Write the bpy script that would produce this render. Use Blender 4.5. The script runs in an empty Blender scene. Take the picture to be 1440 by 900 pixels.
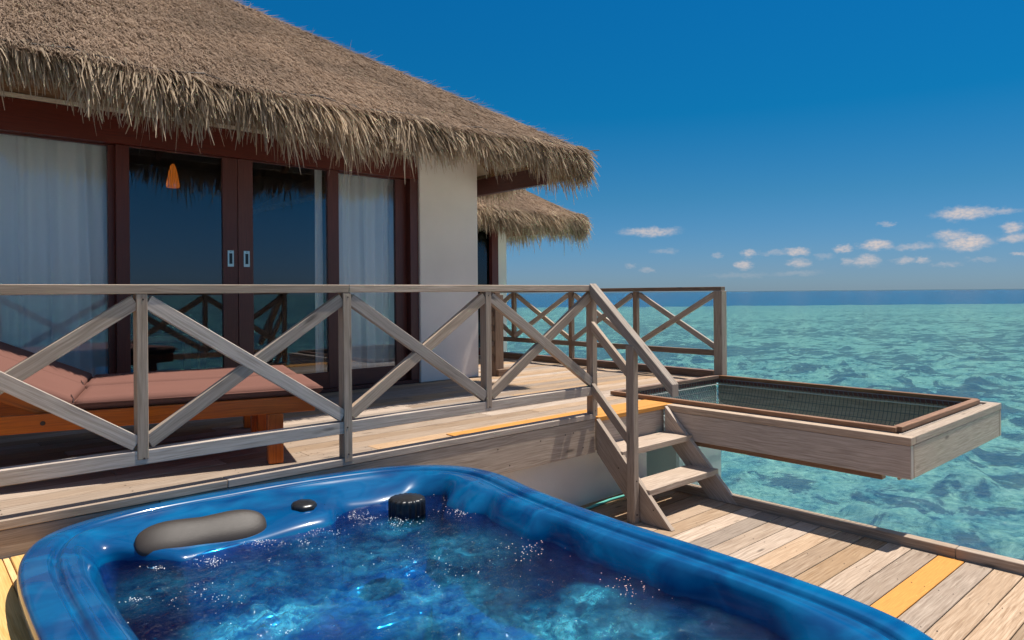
import bpy, bmesh, math, random
import numpy as np
from mathutils import Vector, Matrix, noise
R = math.radians
random.seed(7)
rng = np.random.default_rng(7)
S = bpy.context.scene
col = S.collection

# ------------------------------------------------------------ camera, sky, sun, exposure
cam_d = bpy.data.cameras.new('camera'); cam = bpy.data.objects.new('camera', cam_d); col.objects.link(cam)
CAMH = 0.92; TH = R(48.4); ROLL = R(0.49)
fw = Vector((math.cos(TH), math.sin(TH), 0)); rt = Vector((math.sin(TH), -math.cos(TH), 0)); up = Vector((0, 0, 1))
cr, sr = math.cos(ROLL), math.sin(ROLL)
cx = rt*cr - up*sr; cy = rt*sr + up*cr; cz = -fw
M = Matrix((cx, cy, cz)).transposed().to_4x4(); M.translation = Vector((0, 0, CAMH))
cam.matrix_world = M
cam_d.sensor_width = 36; cam_d.lens = 985/1440*36; cam_d.shift_y = -38/1440
cam_d.clip_start = 0.05; cam_d.clip_end = 60000
S.camera = cam
S.view_settings.view_transform = 'Standard'; S.view_settings.look = 'None'
S.view_settings.exposure = 0.5; S.view_settings.gamma = 1.0; S.view_settings.use_curve_mapping = False
SUN = Vector((0.36, -0.085, 1.0)).normalized()          # direction towards the sun
sun_d = bpy.data.lights.new('sun', 'SUN'); sun_d.energy = 4.9; sun_d.angle = R(0.5); sun_d.color = (1.0, 0.94, 0.85)
sun = bpy.data.objects.new('sun', sun_d); col.objects.link(sun)
sun.rotation_euler = SUN.to_track_quat('Z', 'Y').to_euler()
W = bpy.data.worlds.new('World'); S.world = W; W.use_nodes = True
nt = W.node_tree; nt.nodes.clear()
def N(tree, typ, **kw):
    n = tree.nodes.new(typ)
    for k, v in kw.items():
        if k == 'ins':
            for a, b in v.items(): n.inputs[a].default_value = b
        else: setattr(n, k, v)
    return n
def L(tree, a, b): tree.links.new(a, b)
def imgray(px, py):
    u = px-720; v = -(py-412)
    return fw*985 + rt*(cr*u+sr*v) + up*(-sr*u+cr*v)
sky = N(nt, 'ShaderNodeTexSky', sky_type='NISHITA', sun_disc=False, altitude=0, air_density=1.0, dust_density=0.25, ozone_density=3.0)
sky.sun_elevation = math.asin(SUN.z); sky.sun_rotation = math.atan2(SUN.x, SUN.y)
tint = N(nt, 'ShaderNodeMix', data_type='RGBA', blend_type='MULTIPLY'); tint.inputs[0].default_value = 1
L(nt, sky.outputs[0], tint.inputs[6])
tc = N(nt, 'ShaderNodeTexCoord')
sep = N(nt, 'ShaderNodeSeparateXYZ'); L(nt, tc.outputs['Generated'], sep.inputs[0])
ramp = N(nt, 'ShaderNodeValToRGB'); els = ramp.color_ramp.elements   # polarised, deep blue band low in the sky; unseen zenith brightened as warm fill
els[0].position = 0.0; els[0].color = (0.15, 0.235, 0.39, 1); els[1].position = 0.72; els[1].color = (1.0, 0.80, 0.66, 1)
for p_, c_ in ((0.03, (0.135, 0.225, 0.38)), (0.13, (0.068, 0.225, 0.33)), (0.24, (0.010, 0.225, 0.345)), (0.42, (0.008, 0.25, 0.40)), (0.55, (0.55, 0.60, 0.60))):
    q_ = els.new(p_); q_.color = (*c_, 1)
L(nt, sep.outputs[2], ramp.inputs[0]); L(nt, ramp.outputs[0], tint.inputs[7])
az = N(nt, 'ShaderNodeMath', operation='ARCTAN2'); L(nt, sep.outputs[1], az.inputs[0]); L(nt, sep.outputs[0], az.inputs[1])
cmb = N(nt, 'ShaderNodeCombineXYZ'); L(nt, az.outputs[0], cmb.inputs[0]); L(nt, sep.outputs[2], cmb.inputs[1])
nz = N(nt, 'ShaderNodeTexNoise', ins={'Scale': 75.0, 'Detail': 6.0, 'Roughness': 0.62})
mp = N(nt, 'ShaderNodeMapping'); mp.inputs['Scale'].default_value = (1.0, 1.7, 1.0)
L(nt, cmb.outputs[0], mp.inputs[0]); L(nt, mp.outputs[0], nz.inputs['Vector'])
nsub = N(nt, 'ShaderNodeVectorMath', operation='SUBTRACT'); nsub.inputs[1].default_value = (0.5, 0.5, 0.5); L(nt, nz.outputs['Color'], nsub.inputs[0])
nmul = N(nt, 'ShaderNodeVectorMath', operation='MULTIPLY'); nmul.inputs[1].default_value = (0.030, 0.014, 0); L(nt, nsub.outputs[0], nmul.inputs[0])
nadd = N(nt, 'ShaderNodeVectorMath', operation='ADD'); L(nt, cmb.outputs[0], nadd.inputs[0]); L(nt, nmul.outputs[0], nadd.inputs[1])
CL = [(1355,300,34,8,.9),(1400,297,34,4,.5),(1338,331,24,6,.7),(1360,341,30,9,1),(1424,320,14,7,.8),(1426,335,20,6,.7),(914,326,34,5,.75),
      (1248,315,11,3,.5),(1055,356,10,4,.7),(1046,372,11,5,.8),(1120,354,16,5,.85),(1123,370,15,5,.6),(1186,350,12,4,.75),(1232,345,21,6,.9),
      (1219,366,17,7,.7),(1194,368,10,4,.5),(1286,347,28,4,.45),(1272,367,14,4,.55),(1297,365,9,4,.55),(1434,357,10,3,.6),(934,353,16,3,.25),
      (1009,360,8,3,.35),(1090,356,18,3,.3),(888,374,8,3,.3),(909,381,8,3,.3),(1120,384,30,3,.2),(1040,387,40,3,.15),(1160,360,14,3,.25),(1330,372,18,3,.3),(1380,365,20,3,.25)]
acc = None
for (px, py, w, h, s) in CL:
    d = imgray(px, py).normalized(); ra = math.atan2(d.y, d.x)
    sc = 1/math.hypot(985, px-720)*985/math.hypot(985, px-720)
    a = N(nt, 'ShaderNodeVectorMath', operation='SUBTRACT'); a.inputs[1].default_value = (ra, d.z, 0); L(nt, nadd.outputs[0], a.inputs[0])
    b = N(nt, 'ShaderNodeVectorMath', operation='MULTIPLY'); b.inputs[1].default_value = (1/(w*sc*1.25), 1/(h*sc*1.5), 0); L(nt, a.outputs[0], b.inputs[0])
    c = N(nt, 'ShaderNodeVectorMath', operation='LENGTH'); L(nt, b.outputs[0], c.inputs[0])
    m = N(nt, 'ShaderNodeMapRange', interpolation_type='SMOOTHSTEP', ins={'From Min': 1.25, 'From Max': 0.25, 'To Min': 0.0, 'To Max': s}); L(nt, c.outputs['Value'], m.inputs[0])
    if acc is None: acc = m.outputs[0]
    else:
        x = N(nt, 'ShaderNodeMath', operation='MAXIMUM'); L(nt, acc, x.inputs[0]); L(nt, m.outputs[0], x.inputs[1]); acc = x.outputs[0]
nz2 = N(nt, 'ShaderNodeTexNoise', ins={'Scale': 210.0, 'Detail': 4.0}); L(nt, mp.outputs[0], nz2.inputs['Vector'])
mr = N(nt, 'ShaderNodeMapRange', ins={'From Min': 0.25, 'From Max': 0.6, 'To Min': 0.45, 'To Max': 1.0}); L(nt, nz2.outputs[0], mr.inputs[0])
mm = N(nt, 'ShaderNodeMath', operation='MULTIPLY'); L(nt, acc, mm.inputs[0]); L(nt, mr.outputs[0], mm.inputs[1])
cm = N(nt, 'ShaderNodeMix', data_type='RGBA'); L(nt, mm.outputs[0], cm.inputs[0]); L(nt, tint.outputs[2], cm.inputs[6]); cm.inputs[7].default_value = (3.1, 2.75, 2.65, 1)
bg = N(nt, 'ShaderNodeBackground'); bg.inputs[1].default_value = 0.15; L(nt, cm.outputs[2], bg.inputs[0])
wo = N(nt, 'ShaderNodeOutputWorld'); L(nt, bg.outputs[0], wo.inputs[0])

# ------------------------------------------------------------ materials
def newmat(name):
    m = bpy.data.materials.new(name); m.use_nodes = True
    t = m.node_tree; b = t.nodes['Principled BSDF']
    return m, t, b
def simple(name, c, rough=0.6, spec=0.4, nscale=0, namp=0.15, bump=0.0, bscale=60, **kw):
    m, t, b = newmat(name)
    b.inputs['Base Color'].default_value = (*c, 1); b.inputs['Roughness'].default_value = rough
    b.inputs['Specular IOR Level'].default_value = spec
    for k, v in kw.items(): b.inputs[k.replace('_', ' ')].default_value = v
    co = N(t, 'ShaderNodeTexCoord')
    if nscale:
        n = N(t, 'ShaderNodeTexNoise', ins={'Scale': nscale, 'Detail': 5.0}); L(t, co.outputs['Object'], n.inputs[0])
        r = N(t, 'ShaderNodeMapRange', ins={'To Min': 1-namp*2, 'To Max': 1+namp*2}); L(t, n.outputs[0], r.inputs[0])
        v = N(t, 'ShaderNodeVectorMath', operation='SCALE'); v.inputs[0].default_value = c; L(t, r.outputs[0], v.inputs['Scale'])
        L(t, v.outputs[0], b.inputs['Base Color'])
    if bump:
        n = N(t, 'ShaderNodeTexNoise', ins={'Scale': bscale, 'Detail': 4.0}); L(t, co.outputs['Object'], n.inputs[0])
        q = N(t, 'ShaderNodeBump', ins={'Strength': bump, 'Distance': 0.004}); L(t, n.outputs[0], q.inputs['Height']); L(t, q.outputs[0], b.inputs['Normal'])
    return m
def wood(name, ca, cb, cc, rough=0.75, rnd=0.5, knots=True, spec=0.25, newc=None, grain=1.0, bump=0.35):
    """ca dark grain, cb light, cc second tone; u along the board in metres, v across"""
    m, t, b = newmat(name)
    b.inputs['Roughness'].default_value = rough; b.inputs['Specular IOR Level'].default_value = spec
    uv = N(t, 'ShaderNodeUVMap'); uv.uv_map = 'UVMap'
    mp = N(t, 'ShaderNodeMapping'); mp.inputs['Scale'].default_value = (1.6, 42.0, 1); L(t, uv.outputs[0], mp.inputs[0])
    # warp the grain slightly
    nw = N(t, 'ShaderNodeTexNoise', ins={'Scale': 3.0, 'Detail': 2.0}); L(t, uv.outputs[0], nw.inputs[0])
    sb = N(t, 'ShaderNodeVectorMath', operation='MULTIPLY'); sb.inputs[1].default_value = (0, 1.5, 0); L(t, nw.outputs['Color'], sb.inputs[0])
    ad = N(t, 'ShaderNodeVectorMath', operation='ADD'); L(t, mp.outputs[0], ad.inputs[0]); L(t, sb.outputs[0], ad.inputs[1])
    n1 = N(t, 'ShaderNodeTexNoise', ins={'Scale': 2.2, 'Detail': 6.0, 'Roughness': 0.65}); L(t, ad.outputs[0], n1.inputs[0])
    mp2 = N(t, 'ShaderNodeMapping'); mp2.inputs['Scale'].default_value = (5, 260.0, 1); L(t, uv.outputs[0], mp2.inputs[0])
    n2 = N(t, 'ShaderNodeTexNoise', ins={'Scale': 1.5, 'Detail': 3.0}); L(t, mp2.outputs[0], n2.inputs[0])
    n3 = N(t, 'ShaderNodeTexNoise', ins={'Scale': 4.0, 'Detail': 4.0}); L(t, uv.outputs[0], n3.inputs[0])
    g = N(t, 'ShaderNodeMapRange', ins={'From Min': 0.36, 'From Max': 0.62}); L(t, n1.outputs[0], g.inputs[0])
    mx = N(t, 'ShaderNodeMix', data_type='RGBA'); L(t, g.outputs[0], mx.inputs[0]); mx.inputs[6].default_value = (*ca, 1); mx.inputs[7].default_value = (*cb, 1)
    g3 = N(t, 'ShaderNodeMapRange', ins={'From Min': 0.42, 'From Max': 0.66, 'To Max': 0.75}); L(t, n3.outputs[0], g3.inputs[0])
    mx2 = N(t, 'ShaderNodeMix', data_type='RGBA'); L(t, g3.outputs[0], mx2.inputs[0]); L(t, mx.outputs[2], mx2.inputs[6]); mx2.inputs[7].default_value = (*cc, 1)
    fine = N(t, 'ShaderNodeMapRange', ins={'From Min': 0.3, 'From Max': 0.7, 'To Min': 1-0.28*grain, 'To Max': 1+0.22*grain}); L(t, n2.outputs[0], fine.inputs[0])
    at = N(t, 'ShaderNodeAttribute'); at.attribute_name = 'rnd'
    rr = N(t, 'ShaderNodeMapRange', ins={'To Min': 1-rnd*0.5, 'To Max': 1+rnd*0.4}); L(t, at.outputs['Fac'], rr.inputs[0])
    ml = N(t, 'ShaderNodeMath', operation='MULTIPLY'); L(t, fine.outputs[0], ml.inputs[0]); L(t, rr.outputs[0], ml.inputs[1])
    last = mx2.outputs[2]
    # hue drift between boards (warmer / greyer)
    fr = N(t, 'ShaderNodeMath', operation='MULTIPLY'); fr.inputs[1].default_value = 7.31; L(t, at.outputs['Fac'], fr.inputs[0])
    ff = N(t, 'ShaderNodeMath', operation='FRACT'); L(t, fr.outputs[0], ff.inputs[0])
    hs = N(t, 'ShaderNodeHueSaturation'); hm = N(t, 'ShaderNodeMapRange', ins={'To Min': 1-rnd*0.5, 'To Max': 1+rnd*0.7}); L(t, ff.outputs[0], hm.inputs[0]); L(t, hm.outputs[0], hs.inputs['Saturation'])
    L(t, last, hs.inputs['Color']); last = hs.outputs[0]
    if newc:
        an = N(t, 'ShaderNodeAttribute'); an.attribute_name = 'fresh'
        mn = N(t, 'ShaderNodeMix', data_type='RGBA'); L(t, an.outputs['Fac'], mn.inputs[0]); L(t, last, mn.inputs[6]); mn.inputs[7].default_value = (*newc, 1); last = mn.outputs[2]
    sc = N(t, 'ShaderNodeVectorMath', operation='SCALE'); L(t, last, sc.inputs[0]); L(t, ml.outputs[0], sc.inputs['Scale'])
    out = sc.outputs[0]
    if knots:
        mk = N(t, 'ShaderNodeMapping'); mk.inputs['Scale'].default_value = (2.2, 9, 1); L(t, uv.outputs[0], mk.inputs[0])
        vo = N(t, 'ShaderNodeTexVoronoi', ins={'Scale': 1.0, 'Randomness': 1.0}); L(t, mk.outputs[0], vo.inputs[0])
        kr = N(t, 'ShaderNodeMapRange', ins={'From Min': 0.05, 'From Max': 0.13, 'To Min': 0.45, 'To Max': 1.0}); L(t, vo.outputs['Distance'], kr.inputs[0])
        s2 = N(t, 'ShaderNodeVectorMath', operation='SCALE'); L(t, out, s2.inputs[0]); L(t, kr.outputs[0], s2.inputs['Scale']); out = s2.outputs[0]
    L(t, out, b.inputs['Base Color'])
    bp = N(t, 'ShaderNodeBump', ins={'Strength': bump, 'Distance': 0.0015}); L(t, n1.outputs[0], bp.inputs['Height'])
    bp2 = N(t, 'ShaderNodeBump', ins={'Strength': bump, 'Distance': 0.0008}); L(t, n2.outputs[0], bp2.inputs['Height']); L(t, bp.outputs[0], bp2.inputs['Normal'])
    L(t, bp2.outputs[0], b.inputs['Normal'])
    return m
M_grey = wood('weathered_wood', (0.275, 0.215, 0.165), (0.47, 0.385, 0.315), (0.38, 0.305, 0.245), rnd=0.45, grain=0.7)
M_deck = wood('deck_wood', (0.24, 0.165, 0.112), (0.44, 0.34, 0.255), (0.36, 0.265, 0.19), rnd=0.55, grain=0.8, newc=(0.56, 0.25, 0.055))
M_brown = wood('brown_wood', (0.13, 0.065, 0.038), (0.31, 0.18, 0.11), (0.24, 0.135, 0.08), rnd=0.3, rough=0.55)
M_wbrown = wood('weathered_brown', (0.13, 0.085, 0.06), (0.27, 0.185, 0.13), (0.21, 0.14, 0.095), rnd=0.3)
M_teak = wood('teak_oiled', (0.36, 0.075, 0.012), (0.60, 0.15, 0.022), (0.50, 0.10, 0.015), rnd=0.2, rough=0.32, spec=0.5, knots=False, grain=0.5, bump=0.1)
M_mahog = wood('mahogany', (0.075, 0.017, 0.011), (0.125, 0.028, 0.018), (0.095, 0.021, 0.014), rnd=0.2, rough=0.38, spec=0.5, knots=False, grain=0.6, bump=0.1)
M_soffit = wood('soffit_wood', (0.18, 0.09, 0.04), (0.36, 0.20, 0.10), (0.28, 0.15, 0.075), rnd=0.3, rough=0.6)
M_pine = wood('pine', (0.55, 0.32, 0.11), (0.78, 0.52, 0.23), (0.70, 0.42, 0.16), rnd=0.25, rough=0.6, grain=0.6)
M_white = simple('white_render', (0.74, 0.68, 0.62), 0.85, 0.2, nscale=1.8, namp=0.075, bump=0.25, bscale=45)
M_trim = simple('cream_trim', (0.55, 0.48, 0.38), 0.6)
M_curtain = simple('curtain_cloth', (0.96, 0.93, 0.88), 0.9, 0.1, bump=0.2, bscale=300)
M_cushion = simple('cushion_fabric', (0.165, 0.076, 0.058), 0.85, 0.15, nscale=3, namp=0.06, bump=0.35, bscale=420)
M_darkfab = simple('dark_piping', (0.035, 0.012, 0.01), 0.8)
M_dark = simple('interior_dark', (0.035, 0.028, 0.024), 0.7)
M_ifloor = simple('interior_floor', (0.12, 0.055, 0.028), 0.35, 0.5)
M_metal = simple('brushed_metal', (0.62, 0.62, 0.60), 0.3, 0.5, Metallic=1.0)
M_black = simple('black_plastic', (0.012, 0.013, 0.015), 0.3, 0.5)
M_pillow = simple('pillow_vinyl', (0.045, 0.037, 0.032), 0.42, 0.3, bump=0.3, bscale=500, nscale=8, namp=0.1)
M_nail = simple('nail_iron', (0.05, 0.03, 0.02), 0.6)
M_net = simple('net_cord', (0.12, 0.14, 0.135), 0.8)
M_rope = simple('lacing_cord', (0.45, 0.46, 0.42), 0.8)
M_hose = simple('hose_rubber', (0.10, 0.42, 0.36), 0.4)
M_conc = simple('painted_concrete', (0.42, 0.47, 0.45), 0.8, 0.2, nscale=3, namp=0.08, bump=0.3, bscale=20)
def mat_straw(name, base, tip, var=0.5):
    m, t, b = newmat(name); b.inputs['Roughness'].default_value = 0.75; b.inputs['Specular IOR Level'].default_value = 0.2
    at = N(t, 'ShaderNodeAttribute'); at.attribute_name = 'rnd'
    cr_ = N(t, 'ShaderNodeValToRGB'); e = cr_.color_ramp.elements
    e[0].position = 0; e[0].color = (base[0]*0.5, base[1]*0.46, base[2]*0.43, 1); e[1].position = 1; e[1].color = (*tip, 1)
    q = e.new(0.45); q.color = (*base, 1)
    q = e.new(0.75); q.color = (base[0]*1.15, base[1]*1.05, base[2]*0.9, 1)
    L(t, at.outputs['Fac'], cr_.inputs[0])
    co = N(t, 'ShaderNodeTexCoord'); n = N(t, 'ShaderNodeTexNoise', ins={'Scale': 1.3, 'Detail': 5.0}); L(t, co.outputs['Object'], n.inputs[0])
    r = N(t, 'ShaderNodeMapRange', ins={'From Min': 0.3, 'From Max': 0.7, 'To Min': 0.75, 'To Max': 1.2}); L(t, n.outputs[0], r.inputs[0])
    s = N(t, 'ShaderNodeVectorMath', operation='SCALE'); L(t, cr_.outputs[0], s.inputs[0]); L(t, r.outputs[0], s.inputs['Scale']); L(t, s.outputs[0], b.inputs['Base Color'])
    tr = N(t, 'ShaderNodeBsdfTranslucent'); L(t, s.outputs[0], tr.inputs[0])
    ms = N(t, 'ShaderNodeMixShader'); ms.inputs[0].default_value = 0.35; o = t.nodes['Material Output']
    L(t, b.outputs[0], ms.inputs[1]); L(t, tr.outputs[0], ms.inputs[2]); L(t, ms.outputs[0], o.inputs[0])
    return m
M_thatch = mat_straw('thatch_weathered', (0.70, 0.54, 0.40), (0.92, 0.78, 0.62))
M_fringe = mat_straw('thatch_fringe', (0.92, 0.76, 0.55), (1.0, 0.93, 0.78))
M_under = simple('thatch_underlayer', (0.20, 0.14, 0.09), 0.9, 0.1, nscale=20, namp=0.3)

def mat_glass():
    m, t, b = newmat('window_glass'); t.nodes.remove(b)
    tr = N(t, 'ShaderNodeBsdfTransparent'); tr.inputs[0].default_value = (0.99, 0.99, 0.98, 1)
    gl = N(t, 'ShaderNodeBsdfGlossy'); gl.inputs['Roughness'].default_value = 0.004; gl.inputs[0].default_value = (0.78, 0.86, 1.0, 1)
    fr = N(t, 'ShaderNodeFresnel'); fr.inputs[0].default_value = 1.72
    co = N(t, 'ShaderNodeTexCoord'); n = N(t, 'ShaderNodeTexNoise', ins={'Scale': 1.1, 'Detail': 1.0}); L(t, co.outputs['Object'], n.inputs[0])
    bp = N(t, 'ShaderNodeBump', ins={'Strength': 0.06, 'Distance': 0.02}); L(t, n.outputs[0], bp.inputs['Height']); L(t, bp.outputs[0], gl.inputs['Normal'])
    ms = N(t, 'ShaderNodeMixShader'); L(t, fr.outputs[0], ms.inputs[0]); L(t, tr.outputs[0], ms.inputs[1]); L(t, gl.outputs[0], ms.inputs[2])
    L(t, ms.outputs[0], t.nodes['Material Output'].inputs[0]); return m
M_glass = mat_glass()

# ------------------------------------------------------------ helpers
def link(name, me, mat, parent=None):
    o = bpy.data.objects.new(name, me); col.objects.link(o)
    for mm_ in (mat if isinstance(mat, (list, tuple)) else [mat]):
        me.materials.append(mm_)
    if parent is not None: o.parent = parent
    return o
def tag(o, label=None, cat=None, group=None, kind=None):
    if label: o['label'] = label
    if cat: o['category'] = cat
    if group: o['group'] = group
    if kind: o['kind'] = kind
    return o
def thing(name, label, cat, loc=(0, 0, 0), rz=0, group=None):
    o = bpy.data.objects.new(name, None); col.objects.link(o); o.location = loc; o.rotation_euler = (0, 0, rz)
    o.empty_display_size = 0.1
    bpy.context.view_layer.update()
    return tag(o, label, cat, group)
class MB:
    def __init__(s):
        s.bm = bmesh.new(); s.uv = s.bm.loops.layers.uv.new('UVMap')
        s.rn = s.bm.faces.layers.float.new('rnd'); s.fr = s.bm.faces.layers.float.new('fresh')
    def _local(s, tb, mat4, fresh=0, rnd=None, mi=0):
        """append temp bmesh (x = length axis) with grain UVs"""
        r = random.random() if rnd is None else rnd
        ou, ov = random.random()*40, random.random()*10
        vm = {}
        for v in tb.verts: vm[v] = s.bm.verts.new(mat4 @ v.co)
        for f in tb.faces:
            nf = s.bm.faces.new([vm[v] for v in f.verts]); n = f.normal
            nf[s.rn] = r; nf[s.fr] = fresh; nf.material_index = mi
            ax = max(range(3), key=lambda i: abs(n[i]))
            for lp, lo in zip(nf.loops, f.loops):
                c = lo.vert.co
                if ax == 0: u_, v_ = c.z*0.4, c.y
                elif ax == 1: u_, v_ = c.x, c.z
                else: u_, v_ = c.x, c.y
                lp[s.uv].uv = (u_+ou, v_+ov+(0.37*ax))
        tb.free()
    def bar(s, a, b, w, h, up=(0, 0, 1), bev=0.003, fresh=0, rnd=None, mi=0):
        """box from a to b (centre line); w across, h along the up vector"""
        a = Vector(a); b = Vector(b); d = b-a; Ln = d.length; x = d.normalized(); u = Vector(up)
        y = u.cross(x).normalized(); z = x.cross(y)
        tb = bmesh.new(); bmesh.ops.create_cube(tb, size=1)
        for v in tb.verts: v.co = Vector(((v.co.x+0.5)*Ln, v.co.y*w, v.co.z*h))
        if bev: bmesh.ops.bevel(tb, geom=tb.edges[:], offset=bev, segments=1, affect='EDGES')
        tb.normal_update()
        m = Matrix((x, y, z)).transposed().to_4x4(); m.translation = a
        s._local(tb, m, fresh, rnd, mi)
    def box(s, x0, x1, y0, y1, z0, z1, bev=0.003, axis=None, **k):
        dx, dy, dz = x1-x0, y1-y0, z1-z0; mx, my, mz = (x0+x1)/2, (y0+y1)/2, (z0+z1)/2
        if axis is None: axis = 'xyz'[[dx, dy, dz].index(max(dx, dy, dz))]
        if axis == 'x': s.bar((x0, my, mz), (x1, my, mz), dy, dz, (0, 0, 1), bev, **k)
        elif axis == 'y': s.bar((mx, y0, mz), (mx, y1, mz), dx, dz, (0, 0, 1), bev, **k)
        else: s.bar((mx, my, z0), (mx, my, z1), dx, dy, (0, 1, 0), bev, **k)
    def prism(s, pts, axis_vec, depth, length_dir, bev=0.002, **k):
        """polygon pts (3D, planar) extruded by depth along axis_vec; grain along length_dir"""
        ax = Vector(axis_vec).normalized(); x = Vector(length_dir).normalized(); y = ax; z = x.cross(y)
        m = Matrix((x, y, z)).transposed().to_4x4(); o = Vector(pts[0]); m.translation = o; mi_ = m.inverted()
        tb = bmesh.new(); lo = [tb.verts.new(mi_ @ Vector(p)) for p in pts]
        f = tb.faces.new(lo); r = bmesh.ops.extrude_face_region(tb, geom=[f])
        for v in [g for g in r['geom'] if isinstance(g, bmesh.types.BMVert)]: v.co.y += depth
        bmesh.ops.recalc_face_normals(tb, faces=tb.faces[:])
        if bev: bmesh.ops.bevel(tb, geom=tb.edges[:], offset=bev, segments=1, affect='EDGES')
        tb.normal_update(); s._local(tb, m, **k)
    def lathe(s, prof, c, seg=24, axis=(0, 0, 1), ribs=0, ribamp=0, mi=0):
        """profile of (r, h)"""
        q = Vector((0, 0, 1)).rotation_difference(Vector(axis)).to_matrix(); c = Vector(c); rings = []
        for (r, h) in prof:
            rings.append([s.bm.verts.new(c + q @ Vector((math.cos(t)*(r*(1+(ribamp if ribs and (int(t/(2*math.pi)*ribs*2+0.01) % 2) else 0))), math.sin(t)*(r*(1+(ribamp if ribs and (int(t/(2*math.pi)*ribs*2+0.01) % 2) else 0))), h))) for t in [2*math.pi*i/seg for i in range(seg)]])
        for i in range(len(rings)-1):
            for j in range(seg):
                f = s.bm.faces.new((rings[i][j], rings[i][(j+1) % seg], rings[i+1][(j+1) % seg], rings[i+1][j])); f.smooth = True; f.material_index = mi
        f = s.bm.faces.new(rings[-1]); f.material_index = mi
        f = s.bm.faces.new(rings[0][::-1]); f.material_index = mi
    def tube(s, pts, r, seg=6):
        pts = [Vector(p) for p in pts]; rings = []
        for i, p in enumerate(pts):
            d = (pts[min(i+1, len(pts)-1)]-pts[max(i-1, 0)]).normalized(); a = d.cross(Vector((0.01, 0.02, 1))).normalized(); b = d.cross(a)
            rings.append([s.bm.verts.new(p+(a*math.cos(t)+b*math.sin(t))*r) for t in [2*math.pi*k/seg for k in range(seg)]])
        for i in range(len(rings)-1):
            for j in range(seg):
                f = s.bm.faces.new((rings[i][j], rings[i][(j+1) % seg], rings[i+1][(j+1) % seg], rings[i+1][j])); f.smooth = True
        s.bm.faces.new(rings[0][::-1]); s.bm.faces.new(rings[-1])
    def build(s, name, mat, parent=None, smooth=False):
        me = bpy.data.meshes.new(name)
        if smooth:
            for f in s.bm.faces: f.smooth = True
        s.bm.to_mesh(me); s.bm.free()
        o = link(name, me, mat, parent)
        if parent is not None and parent.type == 'EMPTY':
            o.matrix_parent_inverse = parent.matrix_world.inverted()
        elif parent is not None: pass
        return o
def one(name, mat, parent, *a, **k):
    m = MB(); m.box(*a, **k); return m.build(name, mat, parent)
def npmesh(name, V, F, mat, parent=None, rnd=None, smooth=False):
    """V (n,3), F (m,4)"""
    me = bpy.data.meshes.new(name); n, m = len(V), len(F); k = F.shape[1]
    me.vertices.add(n); me.vertices.foreach_set('co', V.astype(np.float32).ravel())
    me.loops.add(m*k); me.loops.foreach_set('vertex_index', F.astype(np.int32).ravel())
    me.polygons.add(m); me.polygons.foreach_set('loop_start', np.arange(0, m*k, k, dtype=np.int32))
    if smooth: me.polygons.foreach_set('use_smooth', np.ones(m, bool))
    me.update(calc_edges=True)
    if rnd is not None:
        a = me.attributes.new('rnd', 'FLOAT', 'FACE'); a.data.foreach_set('value', rnd.astype(np.float32))
    me.validate()
    return link(name, me, mat, parent)

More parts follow.
